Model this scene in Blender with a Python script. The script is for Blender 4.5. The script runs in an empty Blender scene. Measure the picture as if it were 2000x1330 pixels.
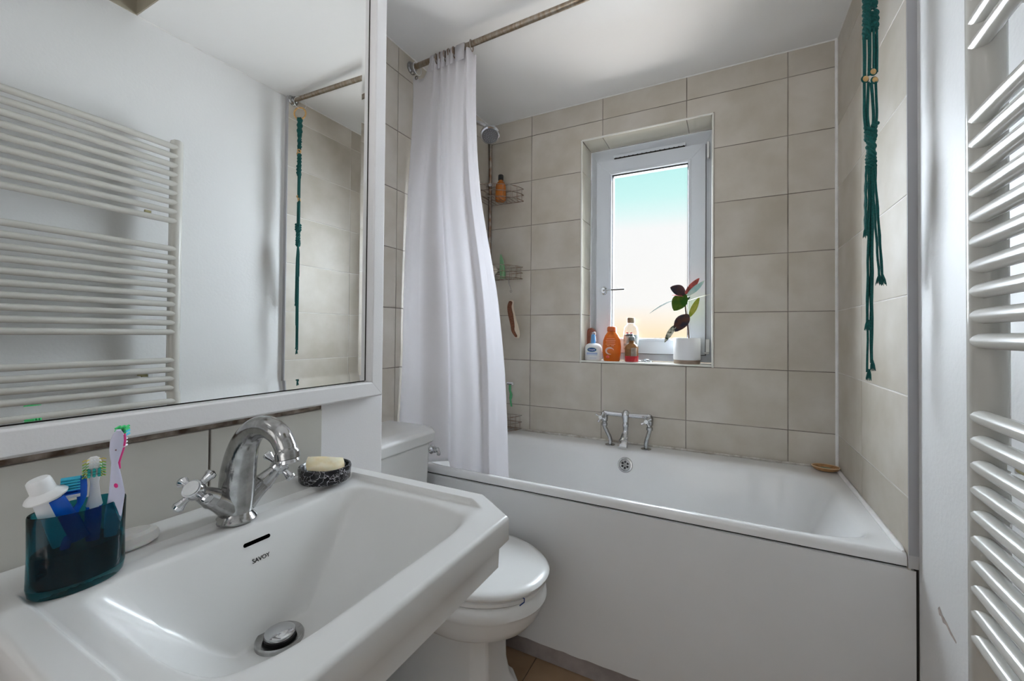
import bpy, bmesh, math, random
from mathutils import Vector, Matrix, Quaternion
random.seed(7)
PI = math.pi
C = bpy.data.collections.new('bathroom'); bpy.context.scene.collection.children.link(C)
S = bpy.context.scene
K = 2.26                       # height of the room's tile datum above the floor
# ------------------------------------------------------------------ camera
CAM = Vector((-0.3949, -2.1145, -1.1043 + K)); YAW, PIT, ROL = 0.4758, 0.0131, 0.0085
fw = Vector((-math.sin(YAW)*math.cos(PIT), math.cos(YAW)*math.cos(PIT), math.sin(PIT)))
r0 = Vector((math.cos(YAW), math.sin(YAW), 0)); u0 = r0.cross(fw)
rt = r0*math.cos(ROL) + u0*math.sin(ROL); up = u0*math.cos(ROL) - r0*math.sin(ROL)
cd = bpy.data.cameras.new('camera'); cam = bpy.data.objects.new('camera', cd); C.objects.link(cam)
M = Matrix((rt, up, -fw)).transposed().to_4x4(); M.translation = CAM; cam.matrix_world = M
cd.sensor_width = 36; cd.lens = 819.77/2000*36; cd.shift_y = -23.76/2000; cd.clip_start = 0.01
S.camera = cam
def ray(x, y): return fw*819.77 + rt*(x-1000) - up*(y-641.24)
def at(x, y, ax, v):           # where the sight line of a photo point meets the plane axis=v
    d = ray(x, y); t = (v-CAM[ax])/d[ax]; return CAM + d*t
# ------------------------------------------------------------------ light
vs = S.view_settings; vs.view_transform = 'Standard'; vs.look = 'None'; vs.gamma = 1; vs.use_curve_mapping = False; vs.exposure = 0.42
w = bpy.data.worlds.new('sky'); S.world = w; w.use_nodes = True; nt = w.node_tree; nt.nodes.clear()
tc = nt.nodes.new('ShaderNodeTexCoord'); sx = nt.nodes.new('ShaderNodeSeparateXYZ'); mr = nt.nodes.new('ShaderNodeMapRange')
cr = nt.nodes.new('ShaderNodeValToRGB'); bg = nt.nodes.new('ShaderNodeBackground'); wo = nt.nodes.new('ShaderNodeOutputWorld')
mr.inputs[1].default_value = -1; mr.inputs[2].default_value = 1
nt.links.new(tc.outputs['Generated'], sx.inputs[0]); nt.links.new(sx.outputs['Z'], mr.inputs[0]); nt.links.new(mr.outputs[0], cr.inputs[0])
nt.links.new(cr.outputs[0], bg.inputs[0]); nt.links.new(bg.outputs[0], wo.inputs[0])
stops = [(-1, (.45, .40, .33)), (-.10, (.86, .66, .42)), (.0, (.94, .75, .50)), (.04, (.91, .82, .70)), (.07, (.87, .86, .84)), (.235, (.86, .87, .87)),
         (.265, (.70, .88, .87)), (.30, (.55, .87, .84)), (.36, (.46, .83, .81)), (.5, (.38, .75, .76)), (1, (.3, .55, .75))]
e = cr.color_ramp.elements
while len(e) > 1: e.remove(e[0])
e[0].position = 0; e[0].color = (*stops[0][1], 1)
for z, c in stops[1:]:
    q = e.new((z+1)/2); q.color = (*c, 1)
bg.inputs[1].default_value = 0.87
CEIL_ = 2.37
def light(name, typ, loc, energy, col, size=None, to=None, **kw):
    l = bpy.data.lights.new(name, typ); l.energy = energy; l.color = col
    o = bpy.data.objects.new(name, l); C.objects.link(o); o.location = loc
    if size: l.shape = 'RECTANGLE'; l.size, l.size_y = size
    if to is not None: o.rotation_euler = (Vector(to)-Vector(loc)).to_track_quat('-Z', 'Y').to_euler()
    for k, v in kw.items(): setattr(l, k, v)
    return o
light('sun', 'SUN', (-.6, 4, 4), 55.0, (.82, .91, 1.0), None, (-.6+.12, 4-1, 4-.50), angle=math.radians(115))      # high bright overcast
light('ground_glow', 'SUN', (-.6, 4, -1), 5.4, (1, .97, .92), None, (-.6, 3, -1+.62), angle=math.radians(60))          # daylight thrown up by the pale ground outside
# added fill lamps behind the camera: soft area beyond the doorway, point overhead
light('rear_fill', 'AREA', (-.62, -3.55, 1.25), 5.6, (1, .985, .96), (1.0, 1.7), (-.62, 0, 1.5))
light('overhead_fill', 'POINT', (-.62, -2.45, 2.24), .8, (1, .985, .96), None, None, shadow_soft_size=.07)
light('ceiling_bounce_fill', 'SPOT', (-.62, -2.35, 1.35), 14, (1, .985, .97), None, (-.72, -.85, CEIL_), shadow_soft_size=.25, spot_size=math.radians(86), spot_blend=1.0)   # added spot fill by the camera, aimed up to brighten the ceiling
# ------------------------------------------------------------------ materials
MATS = {}
def mat(name, col, rough=.5, metal=0, var=0, vscale=6, bump=0, bscale=40, spec=.5, trans=0, ior=1.45, coat=0, alpha=1, col2=None, detail=4, stretch=None, bdist=.002, sss=0):
    if name in MATS: return MATS[name]
    m = bpy.data.materials.new(name); m.use_nodes = True; n = m.node_tree; b = n.nodes['Principled BSDF']
    b.inputs['Base Color'].default_value = (*col, 1); b.inputs['Roughness'].default_value = rough; b.inputs['Metallic'].default_value = metal
    b.inputs['Specular IOR Level'].default_value = spec; b.inputs['Transmission Weight'].default_value = trans; b.inputs['IOR'].default_value = ior
    b.inputs['Coat Weight'].default_value = coat; b.inputs['Alpha'].default_value = alpha
    if sss: b.inputs['Subsurface Weight'].default_value = sss; b.inputs['Subsurface Scale'].default_value = .01
    t = n.nodes.new('ShaderNodeTexCoord'); mp = n.nodes.new('ShaderNodeMapping')
    n.links.new(t.outputs['Object'], mp.inputs[0])
    if stretch: mp.inputs['Scale'].default_value = stretch
    if var or col2:
        nz = n.nodes.new('ShaderNodeTexNoise'); nz.inputs['Scale'].default_value = vscale; nz.inputs['Detail'].default_value = detail
        n.links.new(mp.outputs[0], nz.inputs[0])
        r = n.nodes.new('ShaderNodeValToRGB'); r.color_ramp.elements[0].position = .35; r.color_ramp.elements[1].position = .65
        c2 = col2 or tuple(min(1, c*(1+var)) for c in col); c1 = col if col2 else tuple(c*(1-var) for c in col)
        r.color_ramp.elements[0].color = (*c1, 1); r.color_ramp.elements[1].color = (*c2, 1)
        n.links.new(nz.outputs[0], r.inputs[0]); n.links.new(r.outputs[0], b.inputs['Base Color'])
    if bump:
        nb = n.nodes.new('ShaderNodeTexNoise'); nb.inputs['Scale'].default_value = bscale; nb.inputs['Detail'].default_value = 5
        n.links.new(mp.outputs[0], nb.inputs[0])
        bp = n.nodes.new('ShaderNodeBump'); bp.inputs['Strength'].default_value = bump; bp.inputs['Distance'].default_value = bdist
        n.links.new(nb.outputs[0], bp.inputs['Height']); n.links.new(bp.outputs[0], b.inputs['Normal'])
    MATS[name] = m; return m
def tile_mat(name, base, warm):
    """matt stone-look wall tile: cloudy patches, each tile a little different"""
    m = mat(name, base, .42, var=.001, vscale=4.5, detail=7, bump=.12, bscale=14)
    n = m.node_tree; b = n.nodes['Principled BSDF']; r = [x for x in n.nodes if x.type == 'VALTORGB'][0]
    r.color_ramp.elements[0].color = (*base, 1); r.color_ramp.elements[1].color = (*warm, 1)
    oi = n.nodes.new('ShaderNodeObjectInfo'); h = n.nodes.new('ShaderNodeMapRange'); h.inputs[3].default_value = .93; h.inputs[4].default_value = 1.05
    mx = n.nodes.new('ShaderNodeVectorMath'); mx.operation = 'SCALE'
    n.links.new(oi.outputs['Random'], h.inputs[0]); n.links.new(r.outputs[0], mx.inputs[0]); n.links.new(h.outputs[0], mx.inputs['Scale'])
    n.links.new(mx.outputs[0], b.inputs['Base Color'])
    add = n.nodes.new('ShaderNodeVectorMath'); add.operation = 'ADD'; cm = n.nodes.new('ShaderNodeCombineXYZ'); ml = n.nodes.new('ShaderNodeMath'); ml.operation = 'MULTIPLY'; ml.inputs[1].default_value = 40
    n.links.new(oi.outputs['Random'], ml.inputs[0]); n.links.new(ml.outputs[0], cm.inputs[0])
    mp = [x for x in n.nodes if x.type == 'MAPPING'][0]; nz = [x for x in n.nodes if x.type == 'TEX_NOISE' and x.outputs[0].links[0].to_node == r][0]
    n.links.new(mp.outputs[0], add.inputs[0]); n.links.new(cm.outputs[0], add.inputs[1]); n.links.new(add.outputs[0], nz.inputs[0])
    return m
TILE = tile_mat('wall_tile', (.485, .437, .362), (.605, .563, .505))
PTILE = tile_mat('splash_tile', (.49, .475, .43), (.55, .535, .49))
FTILE = tile_mat('floor_tile', (.30, .19, .105), (.42, .28, .17))
GROUT = mat('grout', (.10, .08, .065), .9, vscale=5, col2=(.36, .32, .28), bump=.3)
GROUTL = mat('pale_grout', (.80, .78, .76), .7, vscale=7, col2=(.62, .59, .55))
FGROUT = mat('floor_grout', (.10, .075, .055), .9)
PAINT = mat('white_wall_paint', (.80, .80, .80), .42, bump=.35, bscale=90, bdist=.0015)
CEILM = mat('ceiling_paint', (.82, .82, .82), .7, bump=.15, bscale=60)
GLOSS = mat('white_gloss_paint', (.76, .75, .755), .3, bump=.12, bscale=30, stretch=(1, 8, 8))
PANELM = mat('bath_panel_paint', (.72, .72, .72), .55, var=.02, vscale=3)
PLINM = mat('plinth', (.33, .29, .28), .7, var=.12, vscale=20)
HATCHM = mat('hatch_lining', (.42, .38, .30), .7, var=.05)
CER = mat('white_ceramic', (.74, .74, .73), .27, coat=.08)
ENAM = mat('bath_enamel', (.80, .80, .80), .14, coat=.2)
PLAST = mat('white_plastic', (.82, .83, .84), .3)
UPVC = mat('window_upvc', (.66, .70, .76), .35)
RADM = mat('radiator_enamel', (.58, .57, .53), .22, coat=.2)
CHROME = mat('chrome', (.60, .61, .63), .09, 1, bump=.04, bscale=60)
CHROMED = mat('worn_chrome', (.40, .40, .40), .16, 1, var=.18, vscale=60, bump=.15, bscale=120)
RUSTY = mat('rusty_chrome', (.46, .43, .39), .28, 1, vscale=30, col2=(.26, .15, .09))
RAILM = mat('tarnished_rail', (.40, .35, .29), .30, 1, vscale=25, col2=(.28, .21, .15), stretch=(4, 1, 1))
BLACK = mat('black_rubber', (.012, .012, .012), .5)
DARKGAP = mat('dark_gap', (.025, .022, .02), .9)
SILIC = mat('sealant', (.82, .81, .80), .45, var=.05, vscale=30)
SILICD = mat('sealant_grimy', (.68, .66, .62), .5, vscale=30, col2=(.40, .36, .31))
TEAL = mat('teal_cord', (.003, .085, .078), .85, var=.25, vscale=300, bump=.8, bscale=500)
WOODL = mat('pale_wood', (.55, .33, .13), .5, var=.2, vscale=40, stretch=(1, 1, 6))
SOAPM = mat('yellow_soap', (.78, .66, .40), .5, vscale=50, col2=(.85, .78, .60), bump=.3, bscale=60, sss=.15)
def glassy(name, col, rough=.02, ior=1.45): return mat(name, col, rough, trans=1, ior=ior)
def thin_glass(name, tint=(1, 1, 1), refl=.05, rough=.02):
    m = bpy.data.materials.new(name); m.use_nodes = True; n = m.node_tree; n.nodes.clear()
    o = n.nodes.new('ShaderNodeOutputMaterial'); a = n.nodes.new('ShaderNodeBsdfTransparent'); g = n.nodes.new('ShaderNodeBsdfGlossy'); x = n.nodes.new('ShaderNodeMixShader')
    a.inputs[0].default_value = (*tint, 1); g.inputs['Roughness'].default_value = rough; x.inputs[0].default_value = refl
    n.links.new(a.outputs[0], x.inputs[1]); n.links.new(g.outputs[0], x.inputs[2]); n.links.new(x.outputs[0], o.inputs[0]); return m
PANE = thin_glass('frosted_pane', (.98, .98, .98), .04, .35)
MIRR = mat('mirror_silver', (.90, .91, .90), .0, 1)
def marble():
    m = mat('black_marble', (.01, .01, .012), .22); n = m.node_tree; b = n.nodes['Principled BSDF']
    t = n.nodes.new('ShaderNodeTexCoord'); nz = n.nodes.new('ShaderNodeTexNoise'); v = n.nodes.new('ShaderNodeTexVoronoi'); r = n.nodes.new('ShaderNodeValToRGB')
    nz.inputs['Scale'].default_value = 60; v.feature = 'DISTANCE_TO_EDGE'; v.inputs['Scale'].default_value = 52
    mx = n.nodes.new('ShaderNodeMixRGB'); mx.inputs[0].default_value = .012*4
    n.links.new(t.outputs['Object'], nz.inputs[0]); n.links.new(t.outputs['Object'], mx.inputs[1]); n.links.new(nz.outputs['Color'], mx.inputs[2]); n.links.new(mx.outputs[0], v.inputs['Vector'])
    r.color_ramp.elements[0].color = (.6, .6, .63, 1); r.color_ramp.elements[1].color = (.010, .010, .014, 1); r.color_ramp.elements[1].position = .035
    n.links.new(v.outputs['Distance'], r.inputs[0]); n.links.new(r.outputs[0], b.inputs['Base Color']); return m
MARBLE = marble()
def curtain_mat():
    m = bpy.data.materials.new('curtain_fabric'); m.use_nodes = True; n = m.node_tree; n.nodes.clear()
    o = n.nodes.new('ShaderNodeOutputMaterial'); d = n.nodes.new('ShaderNodeBsdfPrincipled'); t = n.nodes.new('ShaderNodeBsdfTranslucent'); x = n.nodes.new('ShaderNodeMixShader')
    d.inputs['Base Color'].default_value = (.86, .845, .86, 1); d.inputs['Roughness'].default_value = .6; t.inputs[0].default_value = (.88, .87, .89, 1); x.inputs[0].default_value = .6
    n.links.new(d.outputs[0], x.inputs[1]); n.links.new(t.outputs[0], x.inputs[2]); n.links.new(x.outputs[0], o.inputs[0]); return m
CURT = curtain_mat()
# ------------------------------------------------------------------ mesh helpers
class MB:
    def __init__(s): s.v = []; s.f = []
    def add(s, vs, fs):
        o = len(s.v); s.v += [tuple(v) for v in vs]; s.f += [tuple(i+o for i in f) for f in fs]; return s
    def box(s, a, b, rot=None, ctr=None):
        x0, y0, z0 = a; x1, y1, z1 = b
        vs = [Vector(p) for p in ((x0,y0,z0),(x1,y0,z0),(x1,y1,z0),(x0,y1,z0),(x0,y0,z1),(x1,y0,z1),(x1,y1,z1),(x0,y1,z1))]
        if rot is not None: c = Vector(ctr) if ctr else Vector((0,0,0)); vs = [rot @ (v-c) + c for v in vs]
        return s.add(vs, [(0,3,2,1),(4,5,6,7),(0,1,5,4),(1,2,6,5),(2,3,7,6),(3,0,4,7)])
    def lathe(s, prof, c=(0,0,0), axis=(0,0,1), n=32, sx=1, sy=1, cap=True, spin=0):
        q = Vector((0,0,1)).rotation_difference(Vector(axis).normalized()); c = Vector(c); vs = []; fs = []
        for r, z in prof:
            for i in range(n):
                a = 2*PI*i/n+spin; vs.append(c + q @ Vector((r*math.cos(a)*sx, r*math.sin(a)*sy, z)))
        for j in range(len(prof)-1):
            for i in range(n):
                k = (i+1) % n; fs.append((j*n+i, j*n+k, (j+1)*n+k, (j+1)*n+i))
        if cap:
            if prof[0][0] > 1e-6: fs.append(tuple(range(n-1, -1, -1)))
            if prof[-1][0] > 1e-6: fs.append(tuple((len(prof)-1)*n+i for i in range(n)))
        return s.add(vs, fs)
    def tube(s, pts, r, n=10, closed=False, flat=1, cap=True, ref=None):
        pts = [Vector(p) for p in pts]; N = len(pts); rs = r if isinstance(r, (list, tuple)) else [r]*N; vs = []; fs = []
        prev = None
        for i, p in enumerate(pts):
            if closed: t = (pts[(i+1) % N]-pts[i-1])
            else: t = pts[min(i+1, N-1)]-pts[max(i-1, 0)]
            t.normalize()
            if prev is None:
                a = Vector(ref) if ref else (Vector((0,0,1)) if abs(t.z) < .9 else Vector((1,0,0)))
                nrm = (a - t*a.dot(t)).normalized()
            else: nrm = (prev - t*prev.dot(t)).normalized()
            prev = nrm; b = t.cross(nrm)
            for k in range(n):
                a = 2*PI*k/n; vs.append(p + (nrm*math.cos(a)*flat + b*math.sin(a))*rs[i])
        M_ = N if closed else N-1
        for i in range(M_):
            j = (i+1) % N
            for k in range(n):
                l = (k+1) % n; fs.append((i*n+k, i*n+l, j*n+l, j*n+k))
        if not closed and cap: fs += [tuple(range(n-1, -1, -1)), tuple((N-1)*n+k for k in range(n))]
        return s.add(vs, fs)
    def ball(s, c, r, n=14, sc=(1,1,1), axis=(0,0,1)):
        m = n//2; prof = [(max(r*math.sin(PI*i/m), 1e-7), -r*math.cos(PI*i/m)*sc[2]) for i in range(m+1)]
        return s.lathe(prof, c, axis, n, sc[0], sc[1], cap=False)
    def torus(s, c, R, r, axis=(0,0,1), n=28, m=10):
        q = Vector((0,0,1)).rotation_difference(Vector(axis).normalized()); c = Vector(c)
        return s.tube([c+q@Vector((R*math.cos(2*PI*i/n), R*math.sin(2*PI*i/n), 0)) for i in range(n)], r, m, closed=True)
    def build(s, name, m, parent=None, smooth=True, bevel=0, seg=2, subsurf=0, solid=0, kind=None, angle=40, label=None):
        me = bpy.data.meshes.new(name); me.from_pydata(s.v, [], s.f); me.update()
        bm = bmesh.new(); bm.from_mesh(me); bmesh.ops.recalc_face_normals(bm, faces=bm.faces); bm.to_mesh(me); bm.free()
        if m: me.materials.append(m)
        o = bpy.data.objects.new(name, me); C.objects.link(o)
        if parent: o.parent = parent; o.matrix_parent_inverse = parent_inv(parent)
        if solid: q = o.modifiers.new('s', 'SOLIDIFY'); q.thickness = solid; q.offset = 0
        if bevel: q = o.modifiers.new('b', 'BEVEL'); q.width = bevel; q.segments = seg; q.limit_method = 'ANGLE'; q.angle_limit = math.radians(35)
        if subsurf: q = o.modifiers.new('u', 'SUBSURF'); q.levels = q.render_levels = subsurf
        if smooth:
            for p in me.polygons: p.use_smooth = True
            if hasattr(me, 'set_sharp_from_angle'): me.set_sharp_from_angle(angle=math.radians(angle))
        if kind: o['kind'] = kind
        if label: o['label'] = label
        return o
def world_of(o):
    m = Matrix.Translation(o.location)
    return m
def parent_inv(p):                     # all empties/meshes sit unrotated: inverse of their translation chain
    m = Matrix.Identity(4); q = p
    while q: m = Matrix.Translation(q.location) @ q.matrix_parent_inverse @ m if q.parent else Matrix.Translation(q.location) @ m; q = q.parent
    return m.inverted()
def thing(name, loc, label, cat, group=None):
    o = bpy.data.objects.new(name, None); C.objects.link(o); o.location = loc; o.empty_display_size = .05
    o['label'] = label; o['category'] = cat
    if group: o['group'] = group
    return o
def tag(o, label, cat, group=None):
    o['label'] = label; o['category'] = cat
    if group: o['group'] = group
    return o
def bez(p0, p1, p2, p3, n=12):
    p0, p1, p2, p3 = map(Vector, (p0, p1, p2, p3))
    return [p0*(1-t)**3+p1*3*t*(1-t)**2+p2*3*t*t*(1-t)+p3*t**3 for t in [i/n for i in range(n+1)]]
def crom(P, n=8):
    P = [Vector(p) for p in P]; out = []
    for i in range(len(P)-1):
        a, b, c, d = P[max(i-1, 0)], P[i], P[i+1], P[min(i+2, len(P)-1)]
        for k in range(n):
            t = k/n; out.append(.5*((2*b)+(c-a)*t+(2*a-5*b+4*c-d)*t*t+(3*b-a-3*c+d)*t**3))
    out.append(P[-1]); return out
def sstep(a, b, x):
    t = min(1, max(0, (x-a)/(b-a))); return t*t*(3-2*t)
def text_mesh(s, size, extrude=.0002):
    cu = bpy.data.curves.new('t', 'FONT'); cu.body = s; cu.size = size; cu.extrude = extrude; cu.align_x = 'CENTER'; cu.align_y = 'CENTER'; cu.resolution_u = 3; cu.offset = size*.012
    o = bpy.data.objects.new('t', cu); me = bpy.data.meshes.new_from_object(o); vs = [tuple(v.co) for v in me.vertices]; fs = [tuple(p.vertices) for p in me.polygons]
    bpy.data.objects.remove(o); return vs, fs
# ------------------------------------------------------------------ tiled surfaces
def tile_piece(poly, origin, U, V, N, m, parent, th=.006, ch=.0012, gap=.0015):
    """poly: counter-clockwise outline in (u,v); a tile with a tiny chamfered front edge"""
    n = len(poly); P = [Vector((a, b)) for a, b in poly]
    def inset(d):
        out = []
        for i in range(n):
            a, b, c = P[i-1], P[i], P[(i+1) % n]
            e1 = (b-a).normalized(); e2 = (c-b).normalized(); n1 = Vector((-e1.y, e1.x)); n2 = Vector((-e2.y, e2.x))
            out.append(b + (n1+n2)*(d/(1+n1.dot(n2))))
        return out
    vs = []
    for d, h in ((gap, -th), (gap, -ch*.7), (gap+ch, 0)):
        vs += [origin + U*p.x + V*p.y + N*h for p in inset(d)]
    fs = [tuple(range(2*n, 3*n))]
    for j in range(2):
        for i in range(n): k = (i+1) % n; fs.append((j*n+i, j*n+k, (j+1)*n+k, (j+1)*n+i))
    c = Vector((0,0,0))
    for v in vs: c += v
    c /= len(vs)
    b = MB(); b.add([v-c for v in vs], fs); o = b.build('tile', m, None, smooth=False)
    o.location = c - Vector(parent.location); o.parent = parent
    return o
def minus(rect, hole):
    u0, v0, u1, v1 = rect; a0, b0, a1, b1 = hole
    if a0 >= u1 or a1 <= u0 or b0 >= v1 or b1 <= v0: return [(u0,v0),(u1,v0),(u1,v1),(u0,v1)]
    cu = (a0 <= u0, a1 >= u1); cv = (b0 <= v0, b1 >= v1)
    if all(cu) and all(cv): return None
    if all(cu): return [(u0,b1),(u1,b1),(u1,v1),(u0,v1)] if cv[0] else [(u0,v0),(u1,v0),(u1,b0),(u0,b0)]
    if all(cv): return [(a1,v0),(u1,v0),(u1,v1),(a1,v1)] if cu[0] else [(u0,v0),(a0,v0),(a0,v1),(u0,v1)]
    if cu[0] and cv[0]: return [(a1,v0),(u1,v0),(u1,v1),(u0,v1),(u0,b1),(a1,b1)]
    if cu[1] and cv[0]: return [(u0,v0),(a0,v0),(a0,b1),(u1,b1),(u1,v1),(u0,v1)]
    if cu[0] and cv[1]: return [(u0,v0),(u1,v0),(u1,v1),(a1,v1),(a1,b0),(u0,b0)]
    return [(u0,v0),(u1,v0),(u1,b0),(a0,b0),(a0,v1),(u0,v1)]
def tiles(us, vsl, origin, U, V, N, m, parent, hole=None):
    for i in range(len(us)-1):
        for j in range(len(vsl)-1):
            r = (us[i], vsl[j], us[i+1], vsl[j+1])
            poly = minus(r, hole) if hole else [(r[0],r[1]),(r[2],r[1]),(r[2],r[3]),(r[0],r[3])]
            if poly: tile_piece(poly, origin, U, V, N, m, parent)
X_, Y_, Z_ = Vector((1,0,0)), Vector((0,1,0)), Vector((0,0,1)); O_ = Vector((0,0,0))
CEIL = 2.372; BX0 = -1.64; RX = .02; NEAR = -2.95
ROWS = [.51, .76, 1.01, 1.26, 1.51, 1.76, 2.01, 2.26, CEIL]
H = (-1.084, 1.01, -.454, 2.176)                 # window opening
# back wall with the window hole
b = MB()
for a in ((BX0-.1, 0, H[0], CEIL), (H[2], 0, .15, CEIL), (H[0], 0, H[2], H[1]), (H[0], H[3], H[2], CEIL)):
    b.box((a[0], .0022, a[1]), (a[2], .30, a[3]))
wall_back = b.build('wall_back', GROUT, smooth=False, kind='structure')
tiles([BX0, -1.37, -.97, -.57, -.17, 0], ROWS, O_, X_, Z_, -Y_, TILE, wall_back, H)
# left wall (behind bath and toilet)
wall_left = MB().box((BX0-.12, -1.6, 0), (BX0-.003, 0.003, CEIL)).build('wall_left', GROUT, smooth=False, kind='structure')
tiles([0, .369, .769, 1.169, 1.3], [.01, .26]+ROWS, Vector((BX0,0,0)), -Y_, Z_, X_, TILE, wall_left)
# right wall: tiled part and plastered part
wall_right = MB().box((.0014, -.738, .60), (.12, .003, CEIL)).box((.022, -.738, 0), (.12, .003, .60)).build('wall_right', GROUTL, smooth=False, kind='structure')
tiles([-.7405, -.3366, 0], ROWS, O_, Y_, Z_, -X_, TILE, wall_right)
MB().box((.0005, -.7425, .62), (.0215, -.7385, CEIL)).build('tile_edge_trim', mat('trim_grey', (.40, .40, .42), .5), wall_right, smooth=False)
prof = [(-.7432, .0195), (-.748, .0205), (-.765, .0190), (-.785, .0200), (-.80, .0205), (-.9, .020), (NEAR, .020)]
b = MB(); vs = []
for y, x in prof: vs += [(x, y, 0), (x, y, CEIL)]
vs += [(.12, NEAR, 0), (.12, NEAR, CEIL), (.12, -.7432, 0), (.12, -.7432, CEIL)]
m_ = len(vs)//2; b.add(vs, [(2*i, 2*((i+1) % m_), 2*((i+1) % m_)+1, 2*i+1) for i in range(m_)] + [tuple(2*i for i in range(m_)), tuple(2*i+1 for i in range(m_))])
plaster = b.build('wall_right_plaster', PAINT, smooth=True, kind='structure', angle=60)
# chipped paint on the plastered wall
chip = [(-.8434, .5575), (-.850, .547), (-.860, .549), (-.868, .541), (-.884, .5445), (-.902, .537), (-.928, .5335), (-.930, .5385), (-.905, .545), (-.885, .553), (-.866, .5555), (-.852, .5665)]
b = MB(); b.add([(.0196, y, z-.003) for y, z in chip], [tuple(range(len(chip)))]); b.build('paint_chip', mat('bare_plaster', (.42, .36, .33), .9, var=.2, vscale=80), plaster, smooth=False)
# near wall with the open doorway behind the camera
b = MB(); b.box((-1.2, NEAR-.1, 0), (-1.05, NEAR, CEIL)).box((-.22, NEAR-.1, 0), (.12, NEAR, CEIL)).box((-1.05, NEAR-.1, 2.05), (-.22, NEAR, CEIL))
b.build('wall_near', PAINT, smooth=False, kind='structure')
# pier wall that carries mirror and basin
PX = -1.206; PY = -1.283
wall_pier = MB().box((BX0, NEAR, 0), (PX, PY, CEIL)).build('wall_left_pier', GLOSS, smooth=False, bevel=.004, kind='structure')
MB().box((PX-.002, -2.6, .985), (PX+.0035, -1.474, .9965)).build('mould_line', mat('mould_brown', (.10, .065, .045), .9, vscale=40, col2=(.38, .32, .27)), wall_pier, smooth=False)
MB().box((PX-.002, -2.6, .80), (PX+.0015, -1.473, .986)).build('splashback_bed', GROUT, wall_pier, smooth=False)
for y0, y1 in ((-1.7005, -1.472), (-2.1005, -1.7015), (-2.5, -2.1015)):
    tile_piece([(y0, .80), (y1, .80), (y1, .985), (y0, .985)], Vector((PX+.006, 0, 0)), Y_, Z_, X_, PTILE, wall_pier)
# floor
floor = MB().box((BX0-.1, -3.9, -.1), (.12, .3, -.004)).build('floor', FGROUT, smooth=False, kind='structure')
tiles([-1.663, -1.333, -1.003, -.673, -.343, -.013, .02], [-2.95, -2.68, -2.35, -2.02, -1.69, -1.36, -1.03, -.70, -.37], Vector((0,0,0)), X_, Y_, Z_, FTILE, floor)
# ceiling with a hatch recess near the camera
HX0, HY0, HY1 = -.40, -1.95, -1.355
b = MB(); T = CEIL+.06
b.box((BX0-.1, HY1, CEIL), (.12, .3, T)).box((BX0-.1, -3.0, CEIL), (.12, HY0, T)).box((BX0-.1, HY0, CEIL), (HX0, HY1, T)).box((RX, HY0, CEIL), (.12, HY1, T))
ceiling = b.build('ceiling', CEILM, smooth=False, kind='structure')
b = MB(); b.box((HX0-.02, HY0, T), (HX0, HY1, T+.3)).box((RX, HY0, T), (RX+.02, HY1, T+.3)).box((HX0, HY1, T), (RX, HY1+.02, T+.3)).box((HX0, HY0-.02, T), (RX, HY0, T+.3)).box((HX0-.02, HY0-.02, T+.3), (RX+.02, HY1+.02, T+.32))
b.box((HX0, HY1-.004, CEIL+.001), (RX, HY1+.001, T)).box((RX-.004, HY0, CEIL+.001), (RX+.001, HY1, T))
b.build('hatch_recess', HATCHM, ceiling, smooth=False)
# hallway beyond the door
b = MB(); b.box((-1.9, -3.98, 0), (.9, -3.9, 2.5)).box((-1.9, -3.9, 0), (-1.82, -3.05, 2.5)).box((.82, -3.9, 0), (.9, -3.05, 2.5)).box((-1.9, -3.9, 2.5), (.9, -3.05, 2.56)).box((-1.9,-3.06,0),(-1.05,-3.05,2.5)).box((-.22,-3.06,0),(.9,-3.05,2.5)).box((-1.05,-3.06,2.05),(-.22,-3.05,2.5))
b.build('wall_hallway', PAINT, smooth=False, kind='structure')
# corner and wall sealant
b = MB()
b.tube([(-.004, -.004, .62), (-.004, -.004, CEIL)], .006, 8); b.build('trim_1', SILIC, kind='structure')
b = MB().tube([(BX0, -.001, CEIL), (0, -.001, CEIL)], .004, 6).tube([(0, 0, CEIL), (0, -.74, CEIL)], .004, 6).tube([(RX, -.74, CEIL), (RX, HY1, CEIL)], .003, 6).tube([(BX0, 0, CEIL), (BX0, PY, CEIL)], .004, 6)
b.build('trim_2', SILIC, kind='structure')
# window reveal: tiles, edge trim, sill
WY = .15
rv = wall_back
MB().box((H[0]-.001, .0, H[1]), (H[0]+.0045, WY, H[3])).box((H[0], .0, H[3]-.0045), (H[2], WY, H[3]+.001)).box((H[2]-.0045, 0, H[1]), (H[2]+.001, WY, H[3])).box((H[0], 0, H[1]-.002), (H[2], WY, 1.017)).build('reveal_bed', GROUT, wall_back, smooth=False)
RT = mat('reveal_tile_matt', (.62, .59, .50), .2, var=.04, vscale=5, bump=.1, bscale=14)
for z0, z1 in ((1.019, 1.26), (1.26, 1.51), (1.51, 1.76), (1.76, 2.01), (2.01, 2.168)):
    tile_piece([(0, z0), (WY, z0), (WY, z1), (0, z1)], Vector((H[0]+.009, 0, 0)), Y_, Z_, X_, RT, wall_back, th=.005)
    tile_piece([(-WY, z0), (0, z0), (0, z1), (-WY, z1)], Vector((H[2]-.009, 0, 0)), -Y_, Z_, -X_, RT, wall_back, th=.005)
for x0, x1 in ((H[0]+.009, -.97), (-.97, -.57), (-.57, H[2]-.009)):
    tile_piece([(x0, 0), (x1, 0), (x1, WY), (x0, WY)], Vector((0, 0, H[3]-.009)), X_, Y_, -Z_, RT, wall_back, th=.005)
for x0, x1 in ((H[0]+.004, -.97), (-.97, -.57), (-.57, H[2]-.004)):
    tile_piece([(x0, .004), (x1, .004), (x1, WY), (x0, WY)], Vector((0, 0, 1.0205)), X_, Y_, Z_, RT, wall_back, th=.005)
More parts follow.
